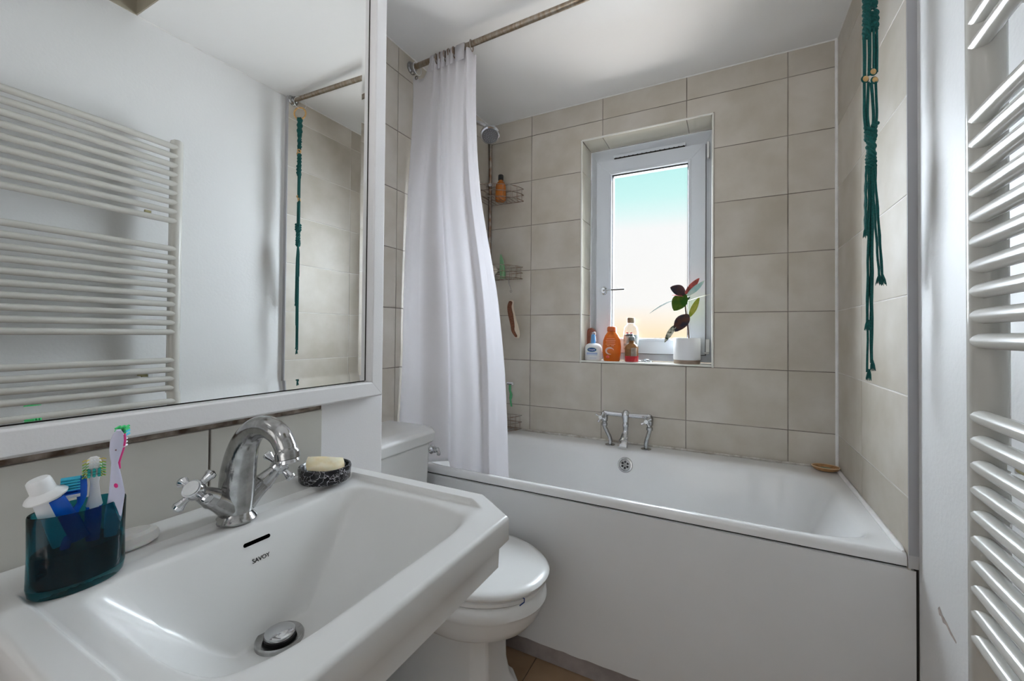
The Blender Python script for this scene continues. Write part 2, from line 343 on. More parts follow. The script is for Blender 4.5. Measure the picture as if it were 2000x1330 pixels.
EDG = mat('edge_trim_white', (.80, .79, .74), .3)
b = MB(); g = .0045; y = -.0015
for p, q in (((H[0]+.004, y, H[1]), (H[0]+.004, y, H[3]-.004)), ((H[0]+.004, y, H[3]-.004), (H[2]-.004, y, H[3]-.004)), ((H[2]-.004, y, H[3]-.004), (H[2]-.004, y, H[1])), ((H[0], y, 1.0165), (H[2], y, 1.0165))):
    b.tube([p, q], g, 10)
b.build('edge_trim', EDG, wall_back)
# ------------------------------------------------------------------ window
win = bpy.data.objects.new('window_1', None); C.objects.link(win); win.location = (-.765, WY, 1.02); win['kind'] = 'structure'
fx0, fx1, fz0, fz1 = -1.075, -.463, 1.0215, 2.167
sx0, sx1, sz0, sz1 = -1.036, -.495, 1.060, 2.097
gx0, gx1, gz0, gz1 = -.9535, -.5735, 1.138, 2.017
def members(x0, x1, z0, z1, X0, X1, Z0, Z1, y0, y1, name, parent, m, bev=.0007):
    """four mitred frame members from the outer rectangle to the inner one"""
    out = [(x0,z0),(x1,z0),(x1,z1),(x0,z1)]; inn = [(X0,Z0),(X1,Z0),(X1,Z1),(X0,Z1)]
    for i in range(4):
        j = (i+1) % 4; q = [out[i], out[j], inn[j], inn[i]]; bb = MB()
        bb.add([(a, y0, z) for a, z in q]+[(a, y1, z) for a, z in q], [(0,1,2,3),(7,6,5,4)]+[(k, (k+1) % 4+0, (k+1) % 4+4, k+4) for k in range(4)])
        bb.build(name, m, parent, smooth=False, bevel=bev)
members(fx0, fx1, fz0, fz1, sx0+.006, sx1-.006, sz0+.006, sz1-.006, WY+.004, WY+.06, 'frame_member', win, UPVC)
MB().box((sx0-.0035, WY+.0005, sz0-.0035), (sx0+.01, WY+.0036, sz1+.0035)).box((sx1-.01, WY+.0005, sz0-.0035), (sx1+.0035, WY+.0036, sz1+.0035)).box((sx0, WY+.0005, sz0-.0035), (sx1, WY+.0036, sz0+.01)).box((sx0, WY+.0005, sz1-.01), (sx1, WY+.0036, sz1+.0035)).build('sash_seal_shadow', mat('seal_shadow_grey', (.22, .22, .24), .6), win, smooth=False)  # grey strip for the sash seal, also carrying the shadow line around the sash
members(gx0-.014, gx1+.014, gz0-.014, gz1+.014, gx0, gx1, gz0, gz1, WY-.027, WY-.020, 'glazing_bead', win, UPVC, .003)
sash = MB().box((sx0+.01, WY+.02, sz0+.01), (sx1-.01, WY+.021, sz0+.012)).build('sash', UPVC, win, smooth=False)
members(sx0, sx1, sz0, sz1, gx0, gx1, gz0, gz1, WY-.022, WY+.04, 'sash_member', sash, UPVC, .0008)
b = MB(); t_ = .004
b.box((gx0, WY-.010, gz1-t_*1.8), (gx1, WY+.02, gz1)).box((gx0, WY-.010, gz0), (gx0+t_, WY+.02, gz1)).box((gx1-t_, WY-.010, gz0), (gx1, WY+.02, gz1)).box((gx0, WY-.010, gz0), (gx1, WY+.02, gz0+t_*.6))
b.build('gasket', BLACK, sash, smooth=False)
MB().box((gx0-.004, WY+.006, gz0-.004), (gx1+.004, WY+.0065, gz1+.004)).build('glass_pane', PANE, sash, smooth=False)
b = MB(); hc = at(1180, 568, 1, WY-.03)
b.lathe([(.0001,0),(.014,0),(.014,.006),(.010,.010),(.010,.03),(.0001,.03)], (hc.x, WY-.022, hc.z), (0,-1,0), 20, 1, 1.6)
lv = at(1220, 567, 1, WY-.05)
b.tube(crom([(hc.x, WY-.050, hc.z), (hc.x+.03, WY-.056, hc.z+.001), (hc.x+.045, WY-.056, hc.z+.001)]), .0062, 10, flat=.75)
hnd = b.build('window_handle', CHROME, sash)
MB().tube([(hc.x+.045, WY-.056, hc.z+.001), (lv.x, WY-.054, hc.z+.002)], .0066, 10, flat=.75).build('grip', mat('backlit_grip', (.05, .045, .04), .5), win)  # lever end coloured dark for its backlit silhouette
b = MB(); a0 = at(1200, 307, 1, WY); a1 = at(1340, 288, 1, WY)
b.box((a0.x, WY-.020, 2.104), (a1.x, WY-.004, 2.122)).build('trickle_vent', UPVC, win, smooth=False, bevel=.003)
b = MB().box((a0.x+.004, WY-.0205, 2.1005), (a1.x-.004, WY-.008, 2.1045))
for i in range(16):
    x = a0.x+.01+i*.0225; b.box((x, WY-.0212, 2.1000), (x+.006, WY-.008, 2.1060))
b.build('vent_slot', DARKGAP, win, smooth=False)
b = MB().box((-.488, WY-.030, 2.02), (-.478, WY-.006, 2.10)); b.build('hinge', PLAST, win, smooth=False, bevel=.003)
b = MB().box((-.492, WY-.032, 1.075), (-.475, WY-.006, 1.138)).box((-.500, WY-.028, 1.066), (-.478, WY-.008, 1.074)); b.build('hinge', PLAST, win, smooth=False, bevel=.002)
# ------------------------------------------------------------------ framed mirror
mz0 = 1.036; mz1 = 2.20; my0 = -2.62; my1 = -1.349; MX = -1.2035
mir = thing('wall_mirror', (MX, -1.95, mz0), 'large wall mirror in a white painted wooden frame above the basin', 'mirror')
bv = .020
MB().add([(MX, my0+bv, mz0+bv), (MX, my1-bv, mz0+bv), (MX, my1-bv, mz1-bv), (MX, my0+bv, mz1-bv), (MX-.002, my0+bv, mz0+bv), (MX-.002, my1-bv, mz0+bv), (MX-.002, my1-bv, mz1-bv), (MX-.002, my0+bv, mz1-bv)], [(0,1,2,3),(4,7,6,5)]).build('mirror_glass', MIRR, mir, smooth=False)
d = -.0014; b = MB(); q0 = [(MX, y, z) for y, z in ((my0+bv,mz0+bv),(my1-bv,mz0+bv),(my1-bv,mz1-bv),(my0+bv,mz1-bv))]; q1 = [(MX-d, y, z) for y, z in ((my0,mz0),(my1,mz0),(my1,mz1),(my0,mz1))]
b.add(q0+q1, [(0,1,5,4),(1,2,6,5),(2,3,7,6),(3,0,4,7)]).build('bevelled_edge', MIRR, mir, smooth=False)
FX = -1.179; fo = .040
oy0, oy1, oz0, oz1 = my0-fo, my1+fo, mz0-fo, mz1+fo
out = [(oy0,oz0),(oy1,oz0),(oy1,oz1),(oy0,oz1)]; inn = [(my0,mz0),(my1,mz0),(my1,mz1),(my0,mz1)]
for i in range(4):
    j = (i+1) % 4; bb = MB(); vs = []
    for (y, z), (Y2, Z2) in ((out[i], inn[i]), (out[j], inn[j])):
        dy, dz = (Y2-y), (Z2-z)
        for t, x in ((0, PX), (0, FX-.005), (.1, FX), (.86, FX-.001), (.94, FX-.004), (.94, PX)): vs.append((x, y+dy*t, z+dz*t))
    bb.add(vs, [(k, k+1, k+7, k+6) for k in range(5)]+[(5,0,6,11), tuple(range(6)), tuple(range(11,5,-1))]).build('frame_rail', GLOSS, mir, smooth=False, bevel=.0008)
MB().box((PX, my0-.002, mz0-.0025), (MX-.001, my1+.002, mz0+.0005)).box((PX, my1-.0005, mz0), (MX+.002, my1+.0025, mz1)).build('backing_edge', DARKGAP, mir, smooth=False)
# ------------------------------------------------------------------ basin
RIM = .855; BYC = -1.704; BF = -.717; BB = -1.1995; BW = .272
def poly_ray(poly, c, th):
    dx, dy = math.cos(th), math.sin(th); best = 9
    for i in range(len(poly)):
        a = poly[i]; b_ = poly[(i+1) % len(poly)]; ex, ey = b_[0]-a[0], b_[1]-a[1]; det = dx*(-ey)+dy*ex
        if abs(det) < 1e-9: continue
        t = ((a[0]-c[0])*(-ey)+(a[1]-c[1])*ex)/det; s = (dx*(a[1]-c[1])-dy*(a[0]-c[0]))/det
        if t > 0 and -1e-6 <= s <= 1+1e-6: best = min(best, t)
    return best
def chamf(x0, x1, hw, cx, cy): return [(x0, BYC-hw), (x1-cx, BYC-hw), (x1, BYC-hw+cy), (x1, BYC+hw-cy), (x1-cx, BYC+hw), (x0, BYC+hw)]
OUT = chamf(BB, BF, BW, .085, .062)
GRV = chamf(-1.112, -.757, .238, .050, .034)
def inside_d(poly, x, y):
    d = 9
    for i in range(len(poly)):
        a = poly[i]; b_ = poly[(i+1) % len(poly)]; ex, ey = b_[0]-a[0], b_[1]-a[1]; L = math.hypot(ex, ey)
        d = min(d, ((-ey)*(x-a[0])+ex*(y-a[1]))/L)
    return d
def Sx(t, p): t = min(1, max(0, t)); return 1-(1-t)**p
def h_basin(x, y):
    z = 0.0
    g = inside_d(GRV, x, y); z -= .0085*sstep(-.002, .004, g)*(1-sstep(-.815, -.765, x))
    tb = (x+1.068)/.056; tf = (-.768-x)/.20; ts = (.205-abs(y-BYC))/.15
    a = max(0, 1-tb, 1-tf); c = max(0, 1-ts); t = 1-(a**4.5+c**4.5)**(1/4.5); t = (t+math.sqrt(t*t+.0012))/2-.0004; p = 1.45 if tb < tf else 2.0
    z -= .150*Sx(t, 1.12+.85*sstep(-1.03, -.95, x))
    d = inside_d(OUT, x, y); r = .007
    if d < r: z -= r-math.sqrt(max(0, r*r-(r-max(d, 0))**2))
    return RIM+z
cc = (-.94, BYC); NTH = 260; ths = [2*PI*i/NTH for i in range(NTH)]
for p in OUT+GRV: ths.append(math.atan2(p[1]-cc[1], p[0]-cc[0]) % (2*PI))
ths = sorted(ths); NT = len(ths); b = MB(); vs = []; fs = []
ts = [0.012]+[i/70 for i in range(1, 62)]+[.885+.0045*i for i in range(26)]+[.9995]
ts = sorted(t for t in ts if t < .9999)
Rr = [poly_ray(OUT, cc, th) for th in ths]
for t in ts:
    for th, R in zip(ths, Rr): x, y = cc[0]+R*t*math.cos(th), cc[1]+R*t*math.sin(th); vs.append((x, y, h_basin(x, y)))
def scal(s, z, dx=0): return [(cc[0]+dx+(R*math.cos(th))*s, cc[1]+R*math.sin(th)*s, z) for th, R in zip(ths, Rr)]
def inset_ring(poly, z): return [(cc[0]+poly_ray(poly, cc, th)*math.cos(th), cc[1]+poly_ray(poly, cc, th)*math.sin(th), z) for th in ths]
rings = [inset_ring(OUT, RIM-.007), inset_ring(OUT, RIM-.040), inset_ring(chamf(BB, BF-.012, BW-.012, .083, .061), RIM-.053), inset_ring(chamf(BB, BF-.013, BW-.013, .083, .061), RIM-.083),
         inset_ring(chamf(BB, BF-.03, BW-.03, .08, .06), RIM-.092), inset_ring(chamf(BB, BF-.08, BW-.06, .08, .06), RIM-.15), inset_ring(chamf(BB, BF-.17, BW-.13, .07, .05), RIM-.205)]
for r_ in rings: vs += r_
NR = len(ts)+len(rings)
for j in range(NR-1):
    for i in range(NT): k = (i+1) % NT; fs.append((j*NT+i, j*NT+k, (j+1)*NT+k, (j+1)*NT+i))
vs.append((cc[0], cc[1], h_basin(*cc))); fs += [(len(vs)-1, (i+1) % NT, i) for i in range(NT)]
basin = thing('wash_basin', (-1.1, BYC, 0), 'white rectangular ceramic wash basin with clipped front corners under the mirror', 'basin')
b.add(vs, fs).build('bowl', CER, basin, angle=50)
b = MB(); b.lathe([(.0001,.0),(.11,.0),(.115,.03),(.092,.07),(.078,.30),(.076,.50),(.090,.62),(.12,.66)], (-1.085, BYC, 0), (0,0,1), 8, .8, 1, spin=PI/8); b.build('pedestal', CER, basin, bevel=.006)
def on_surf(px, py, h, x0, x1):
    d = ray(px, py); best = None
    t = 0.3*1; prev = None
    for i in range(4000):
        s = (CAM.x-(x1 if d.x < 0 else x0))/(-d.x) + i*1e-7*3
        p = CAM+d*s
        if p.x < x0: break
        if p.z <= h(p.x, p.y): return p
    return p
def decal(center, vs2, h, eps=.0004):
    """wrap flat shape (a along +Y, b up the slope towards -X) on the bowl"""
    cx, cy = center.x, center.y; s = (h(cx-.002, cy)-h(cx+.002, cy))/.004; L = math.hypot(1, s); nx, nz = s/L, 1/L
    out = []
    for a, b_, c_ in vs2:
        x = cx-b_/L; y = cy+a; z = h(x, y); out.append((x+nx*(eps+c_), y, z+nz*(eps+c_)))
    return out
sp = on_surf(502, 1056, h_basin, -1.066, -.9); n_ = 10
cap = [(.0185*(1 if math.cos(a) > 0 else -1)+.0030*math.cos(a), .0030*math.sin(a), 0) for a in [2*PI*i/24+.01 for i in range(24)]]
b = MB().add(decal(sp, cap, h_basin), [tuple(range(24))]); b.build('overflow_slot', mat('black_void', (0, 0, 0), .9, spec=0), basin, smooth=False)
sp2 = on_surf(510, 1090, h_basin, -1.066, -.9); tv, tf = text_mesh('SAVOY', .0088)
b = MB().add(decal(sp2, tv, h_basin, .0003), tf); b.build('lettering', BLACK, basin, smooth=False)
# waste
wp = on_surf(543, 1248, h_basin, -1.05, -.8); wx, wy = wp.x+.004, wp.y; wz = h_basin(wx, wy)
b = MB().lathe([(.0001,-.004),(.019,-.004),(.022,.001),(.0315,.0035),(.033,.001),(.033,-.006)], (wx, wy, wz+.0035), (0,0,1), 40); b.build('waste_ring', CHROMED, basin)
b = MB().lathe([(.0205,.0),(.0215,.006)], (wx, wy, wz+.002), (0,0,1), 32); b.build('waste_gap', BLACK, basin)
b = MB().lathe([(.0001,.004),(.020,.004),(.0212,.007),(.0205,.0095),(.017,.0115),(.0001,.0125)], (wx, wy, wz+.004), (0,0,1), 40); b.build('waste_plug', CHROME, basin)
# ------------------------------------------------------------------ basin tap
tx, ty, tz = -1.110, -1.706, h_basin(-1.110, -1.706)
tap = thing('basin_tap', (tx, ty, tz), 'chrome swan-neck mixer tap with two cross handles on the back of the basin', 'tap')
b = MB().lathe([(.0001,0),(.0295,0),(.030,.003),(.028,.006),(.0245,.010),(.0225,.016),(.0215,.026)], (tx, ty, tz), (0,0,1), 36); b.build('base', CHROMED, tap)
path = crom([(tx, ty, tz+.015), (tx+.001, ty, tz+.045), (tx+.006, ty, tz+.085), (tx+.020, ty, tz+.125), (tx+.046, ty, tz+.151), (tx+.078, ty, tz+.159), (tx+.108, ty, tz+.150), (tx+.124, ty, tz+.131), (tx+.128, ty, tz+.117)], 7)
N = len(path); rad = []
for i in range(N):
    t = i/(N-1); rad.append(.0225*(1-t)**1.2*.35+.0145+.0055*math.exp(-((t-.20)/.20)**2)+(.0025 if t > .9 else 0))
b = MB().tube(path, rad, 24, ref=(0,1,0)); b.build('spout', CHROMED, tap)
ed = (path[-1]-path[-3]).normalized()
b = MB().lathe([(.0150,0),(.0158,.001),(.0158,.006),(.0148,.007),(.0120,.007),(.0115,.003),(.0001,.003)], path[-1], ed, 28); b.build('aerator', CHROME, tap)
for sgn in (-1, 1):
    base = Vector((tx+.002, ty+sgn*.012, tz+.026)); hub = Vector((tx+.010, ty+sgn*.066, tz+.070)); ax = (hub-base).normalized()
    b = MB().tube([base, base+ax*.018, base+ax*.034, base+ax*.036, base+ax*.046, base+ax*.060, base+ax*.072], [.0195, .0160, .0145, .0160, .0140, .0105, .0092], 20); b.build('valve_body', CHROMED, tap)
    ax2 = (ax + Vector((.25, 0, .1))).normalized()
    u_ = ax2.cross(Vector((0,0,1))).normalized(); v_ = ax2.cross(u_).normalized()
    b = MB().lathe([(.0001,-.012),(.010,-.012),(.0145,-.003),(.0145,.005),(.0135,.0085),(.0001,.009)], hub, ax2, 24)
    for k in range(4):
        a = PI/4+k*PI/2+.35; dd = u_*math.cos(a)+v_*math.sin(a)
        b.tube([hub+dd*.009, hub+dd*.016, hub+dd*.022, hub+dd*.027, hub+dd*.031, hub+dd*.0335], [.0060, .0050, .0064, .0084, .0070, .0015], 14)
    hd = b.build('cross_handle', CHROME, tap)
    dsc = MB().lathe([(.0001,.0090),(.0108,.0090),(.0110,.0100),(.0001,.0104)], hub, ax2, 24).build('handle_disc', PLAST, hd)
pq = at(449, 886, 0, tx-.024); b = MB().tube([(tx-.024, pq.y, tz+.0), (tx-.024, pq.y, pq.z-.003)], .0022, 8).ball((tx-.024, pq.y, pq.z), .0062, 14, (1,1,1.2)); b.build('popup_rod', CHROME, tap)
# ------------------------------------------------------------------ soap dish and soap
dx, dy = -1.130, -1.520; dz = h_basin(-1.14, -1.53)
dish = MB().lathe([(.0001,0),(.0465,0),(.049,.003),(.0505,.025),(.0495,.0285),(.0465,.029),(.044,.0255),(.043,.013),(.039,.0085),(.0001,.008)], (0,0,0), (0,0,1), 56).build('soap_dish', MARBLE)
dish.location = (dx, dy, dz); tag(dish, 'round black marble-patterned soap dish on the back corner of the basin', 'soap dish')
b = MB(); Q = Matrix.Rotation(math.radians(55), 3, 'Z') @ Matrix.Rotation(math.radians(9), 3, 'Y') @ Matrix.Rotation(math.radians(24), 3, 'X'); sv = []
for i, (a, c_) in enumerate([(-1,-1),(1,-1),(1,1),(-1,1)]): pass
gx, gy = 10, 8; top = []; bot = []
for j in range(gy+1):
    for i in range(gx+1):
        u, v = i/gx*2-1, j/gy*2-1; r = (1-.10*abs(u)**4)*(1-.0*v); x = u*.037*(1-.08*v*v); y = v*.023*(1-.1*u*u)
        e = (1-abs(u)**5)*(1-abs(v)**5); top.append((x, y, .004+.0045*e**.5+random.uniform(-.0006, .0006))); bot.append((x, y, .004-.0045*e**.5))
for p in top+bot: sv.append(Q @ Vector(p)+Vector((0, 0, .0)))
fs = []; W = gx+1; T_ = len(top)
for j in range(gy):
    for i in range(gx): a = j*W+i; fs += [(a, a+1, a+1+W, a+W), (T_+a, T_+a+W, T_+a+1+W, T_+a+1)]
b.add(sv, fs); so = b.build('soap_bar', SOAPM, None); so.location = (dx-.002, dy+.002, dz+.0265); tag(so, 'worn pale yellow soap bar leaning in the black soap dish', 'soap')
# oval white soap beside the tumbler
ws = MB().lathe([(.0001,.0),(.026,.0),(.033,.004),(.0345,.010),(.032,.017),(.024,.0205),(.015,.0175),(.0001,.0165)], (0,0,0), (0,0,1), 40, .62, 1.0).build('soap_bar', mat('white_soap', (.80, .79, .77), .4, sss=.2), None)
ws.location = (-1.135, -1.835, h_basin(-1.135, -1.835)); tag(ws, 'smooth white oval soap bar with a hollow, between tumbler and tap', 'soap')
# ------------------------------------------------------------------ tumbler and contents
ux, uy = -1.100, -1.897; uz = h_basin(ux, uy)+.0005
tum = thing('toothbrush_tumbler', (ux, uy, uz), 'oval dark teal glass tumbler holding toothbrushes at the left of the basin', 'tumbler')
TG = mat('teal_glass', (.03, .30, .38), .06, trans=1, ior=1.3, bump=.25, bscale=60)
b = MB().lathe([(.0001,0),(.88,0),(.96,.004),(1.0,.014),(.985,.05),(1.0,.0935),(.985,.095),(.955,.0935),(.945,.05),(.95,.018),(.88,.011),(.0001,.010)], (ux, uy, uz), (0,0,1), 64, .0275, .0440); b.build('glass_body', TG, tum)
b = MB().lathe([(.0001,.0112),(.86,.0112),(.93,.019),(.925,.048),(.0001,.048)], (ux, uy, uz), (0,0,1), 48, .0275, .0440); b.build('dark_residue', mat('dark_residue', (.004, .012, .03), .4), tum)
def strip(path, widths, thick, m, name, parent, side, n=1):
    """flat bar: rounded box section swept along path; side = width direction"""
    b = MB(); side = Vector(side).normalized(); vs = []; fs = []; k = 12; P = [Vector(p) for p in path]
    for i, p in enumerate(P):
        t = (P[min(i+1, len(P)-1)]-P[max(i-1, 0)]).normalized(); s = (side-t*side.dot(t)).normalized(); nn = t.cross(s)
        w_ = widths[i] if isinstance(widths, list) else widths; th = thick[i] if isinstance(thick, list) else thick
        for a in range(k): q = 2*PI*a/k; c_, s_ = math.cos(q), math.sin(q); vs.append(p+s*w_*abs(c_)**.7*(1 if c_ > 0 else -1)+nn*th*abs(s_)**.7*(1 if s_ > 0 else -1))
    for i in range(len(P)-1):
        for a in range(k): l = (a+1) % k; fs.append((i*k+a, i*k+l, (i+1)*k+l, (i+1)*k+a))
    fs += [tuple(range(k)), tuple((len(P)-1)*k+a for a in range(k))]
    return b.add(vs, fs).build(name, m, parent)
def tuft(c, along, side, out, L, W, H_, m, name, parent, rows=7, cols=3, cut=None):
    b = MB(); along, side, out = [Vector(v).normalized() for v in (along, side, out)]; c = Vector(c)
    for i in range(rows):
        for j in range(cols):
            p = c+along*((i/(rows-1)-.5)*L)+side*((j/(max(1, cols-1))-.5)*W); hh = H_*(1 if cut is None else cut(i/(rows-1)))
            b.tube([p, p+out*hh], [W*.16, W*.19], 6)
    return b.build(name, m, parent)
BLUE = mat('blue_plastic', (.005, .10, .55), .25); PINK = mat('pink_plastic', (.75, .04, .25), .3); PPINK = mat('pale_pink_plastic', (.78, .62, .72), .3); PALE = mat('pale_lilac_plastic', (.66, .66, .82), .3)
GRN = mat('green_bristle', (.04, .60, .18), .6); CYB = mat('cyan_bristle', (.05, .50, .72), .6); YEL = mat('yellow_bristle', (.62, .50, .03), .6); WHB = mat('white_bristle', (.8, .85, .88), .6)
view = (Vector((ux, uy, uz+.1))-CAM); vh = Vector((view.x, view.y, 0)).normalized(); vside = Vector((-vh.y, vh.x, 0))     # side = to the left of the sight line
if vside.dot(rt) > 0: vside = -vside
toR = -vside
def P_(px, py, x): return at(px, py, 0, x)
# pink toothbrush (tallest)
tp = [P_(209, 1085, -1.100), P_(221, 1010, -1.088), P_(228, 965, -1.080), P_(227, 940, -1.075), P_(225, 915, -1.068), P_(224, 903, -1.065), P_(225, 890, -1.061), P_(227, 876, -1.056), P_(229, 860, -1.051), P_(231, 848, -1.047), P_(232, 840, -1.045)]
pk = thing('toothbrush', tp[0], 'white and pink toothbrush standing tallest in the tumbler', 'toothbrush', 'toothbrushes in the tumbler')
strip(tp, [.004, .0080, .0078, .0058, .0040, .0032, .0048, .0062, .0064, .0050, .0022], [.004, .0055, .0055, .005, .004, .003, .003, .003, .003, .0028, .002], PALE, 'handle', pk, toR)
strip([p+toR*.0030+vh*.0016 for p in tp[4:10]], [.0024, .0024, .0040, .0052, .0054, .0040], .0032, PINK, 'grip', pk, toR)
cpk = P_(234, 858, -1.050); tuft(cpk+vh*.003, (0,0,1), toR, vh+toR*.35, .020, .007, .0105, WHB, 'bristles', pk, 6)
tuft(P_(235, 842, -1.045)+vh*.003, (0,0,1), toR, vh+toR*.35, .006, .008, .013, GRN, 'bristles', pk, 3)
tuft(P_(236, 849, -1.046)+vh*.003, (0,0,1), toR, vh+toR*.35, .004, .008, .0125, CYB, 'bristles', pk, 2)
MB().lathe([(.0001,0),(1,0),(1,.0006),(.0001,.0008)], P_(226, 946, -1.076)-vh*.0056, -vh, 20, .0030, .0018).build('pink_dot', PINK, pk)
for yy in (865, 878):
    MB().lathe([(.0009,0),(.0001,.0006)], P_(226, yy, -1.055)-vh*.0033, -vh, 10).build('dot', mat('dot_brown', (.2, .1, .12), .5), pk)
# child's toothbrush, white head facing the viewer
tp = [P_(182, 1090, -1.098), P_(181, 1030, -1.098), P_(184, 1000, -1.100), P_(184, 985, -1.100), P_(185, 965, -1.100), P_(185, 942, -1.100), P_(185, 925, -1.094), P_(184, 907, -1.095), P_(183, 896, -1.096), P_(183, 892, -1.096)]
ck = thing('toothbrush', tp[0], 'chunky white and blue toothbrush with yellow and green bristles, in the middle of the tumbler', 'toothbrush', 'toothbrushes in the tumbler')
strip(tp[:4], [.004, .0078, .0080, .0072], .005, BLUE, 'grip', ck, toR)
strip([tp[3]+Vector((0,0,-.004))]+tp[3:], [.006, .0078, .0052, .0040, .0055, .0072, .0058, .003], [.0052, .005, .004, .003, .0028, .0028, .0026, .002], PLAST, 'handle', ck, toR)
hc_ = P_(184, 912, -1.095)
for k, m_ in enumerate((YEL, GRN)):
    for s_ in (-1, 1): tuft(hc_+toR*s_*(.0058)-Vector((0,0,.0025*k)), (0,0,1), toR, -vh+toR*s_*.35, .020-.004*k, .003, .0085, m_, 'bristles', ck, 6, 2)
tuft(hc_-Vector((0,0,.006)), (0,0,1), toR, -vh, .007, .009, .0075, mat('teal_bristle', (.02, .35, .33), .6), 'bristles', ck, 3)
tuft(hc_+Vector((0,0,.005)), (0,0,1), toR, -vh, .008, .005, .006, WHB, 'bristles', ck, 3)
# blue toothbrush, bristles to the left
tp = [P_(122, 1090, -1.098), P_(137, 1030, -1.098), P_(140, 1012, -1.098), P_(148, 995, -1.098), P_(157, 982, -1.098), P_(160, 968, -1.097), P_(160, 950, -1.096), P_(160, 935, -1.098), P_(160, 929, -1.098)]
bl = thing('toothbrush', tp[0], 'plain blue toothbrush with its bristles pointing left, in the tumbler', 'toothbrush', 'toothbrushes in the tumbler')
strip(tp, [.004, .0055, .0045, .0036, .0032, .0045, .0048, .0044, .002], [.004, .005, .004, .0036, .0032, .0036, .0036, .0034, .002], BLUE, 'handle', bl, toR)
tuft(P_(157, 942, -1.096), (0,0,1), vh, -toR, .013, .007, .0165, CYB, 'bristles', bl, 5)
tuft(P_(157, 957, -1.096), (0,0,1), vh, -toR, .004, .007, .0165, BLUE, 'bristles', bl, 2)
tuft(P_(157, 964, -1.096), (0,0,1), vh, -toR, .002, .007, .0165, WHB, 'bristles', bl, 2)
# toothpaste tube
c0 = P_(76, 942, -1.097); c1 = P_(128, 1040, -1.098); ax = (c1-c0).normalized()
tpst = thing('toothpaste_tube', c1, 'blue and white toothpaste tube leaning cap up at the left of the tumbler', 'toothpaste')
s0 = c0+ax*.019
strip([s0, s0+ax*.006, s0+ax*.035, s0+ax*.065], [.0115, .0130, .0150, .0155], [.011, .010, .007, .003], mat('tube_white', (.78, .80, .84), .3), 'tube_body', tpst, toR)
strip([s0+ax*.003+toR*.0062-vh*.003, s0+ax*.035+toR*.0078-vh*.003, s0+ax*.064+toR*.009-vh*.002], [.0074, .0086, .0088], [.0085, .0055, .003], BLUE, 'blue_band', tpst, toR)
b = MB().lathe([(r_*.80, z_*.85) for r_, z_ in [(.0001,-.001),(.011,.0),(.0128,.002),(.0134,.006),(.0140,.018),(.0165,.0205),(.0215,.0235),(.0235,.0265),(.0225,.0285),(.010,.029),(.0001,.029)]], c0-ax*.004, ax, 40); b.build('cap', PLAST, tpst)
# ------------------------------------------------------------------ toilet
TY = -.975
toi = thing('toilet', (-1.3, TY, 0), 'white ceramic toilet with close-coupled cistern between basin and bath', 'toilet')
def ring_shape(th, xb, xf, hw, sq=2.3):
    c_, s_ = math.cos(th), math.sin(th); a = xf if c_ > 0 else xb
    e_ = 2/sq if c_ <= 0 else 1.0
    return a*(abs(c_)**e_)*(1 if c_ > 0 else -1), hw*(abs(s_)**(e_ if c_ <= 0 else .95))*(1 if s_ > 0 else -1)
def loft(rings, name, m, parent, n=64, cap=True, **kw):
    b = MB(); vs = []; fs = []
    for (cx, z, xb, xf, hw, sq) in rings:
        for i in range(n): x, y = ring_shape(2*PI*i/n, xb, xf, hw, sq); vs.append((cx+x, TY+y, z))
    for j in range(len(rings)-1):
        for i in range(n): k = (i+1) % n; fs.append((j*n+i, j*n+k, (j+1)*n+k, (j+1)*n+i))
    if cap: fs += [tuple(range(n-1, -1, -1)), tuple((len(rings)-1)*n+i for i in range(n))]
    return b.add(vs, fs).build(name, m, parent, **kw)
cx = -1.12
loft([(cx, .405, .225, .235, .178, 3.5), (cx, .395, .235, .243, .184, 3.5), (cx, .370, .235, .246, .186, 3.5), (cx, .362, .23, .240, .181, 3.5), (cx+0, .352, .23, .236, .177, 3.5), (cx, .325, .22, .226, .168, 3), (cx, .298, .21, .205, .155, 3), (cx-.01, .275, .20, .170, .135, 3), (cx-.02, .262, .19, .14, .118, 3)][::-1], 'pan', CER, toi)
# octagonal pedestal foot
def octa(cx, z, xb, xf, hw, ch): return [(cx-xb, -hw+0, z), (cx+xf-ch, -hw, z), (cx+xf, -hw+ch, z), (cx+xf, hw-ch, z), (cx+xf-ch, hw, z), (cx-xb, hw, z)]
b = MB(); secs = [(0, .30, .155, .135, .05), (.03, .30, .155, .135, .05), (.045, .29, .142, .122, .045), (.075, .28, .128, .105, .04), (.13, .27, .118, .095, .036), (.24, .265, .115, .092, .034), (.275, .26, .125, .105, .036)]
vs = []
for z, xb, xf, hw, ch in secs: vs += [(x, TY+y, zz) for x, y, zz in octa(cx-.02, z, xb, xf, hw, ch)]
fs = [(j*6+i, j*6+(i+1) % 6, (j+1)*6+(i+1) % 6, (j+1)*6+i) for j in range(len(secs)-1) for i in range(6)]+[tuple(range(5,-1,-1)), tuple((len(secs)-1)*6+i for i in range(6))]
b.add(vs, fs).build('pedestal_foot', CER, toi, bevel=.006, angle=30)
loft([(cx, .408, .235, .238, .181, 3), (cx, .412, .24, .244, .185, 3), (cx, .422, .24, .245, .186, 3), (cx, .425, .235, .241, .183, 3)], 'seat', CER, toi)
loft([(cx, .4265, .235, .243, .184, 3), (cx, .430, .242, .251, .190, 3), (cx, .440, .244, .254, .192, 3), (cx, .447, .238, .247, .186, 3), (cx, .450, .22, .228, .170, 3), (cx, .452, .12, .12, .1, 2.4)], 'seat_lid', CER, toi, angle=60)
b = MB(); xx = [(-1.62, .44, 0, 0), (-1.62, .73, 0, 0)]
vs = []; secs = [(.44, .175, -1.43), (.50, .183, -1.425), (.735, .192, -1.42)]
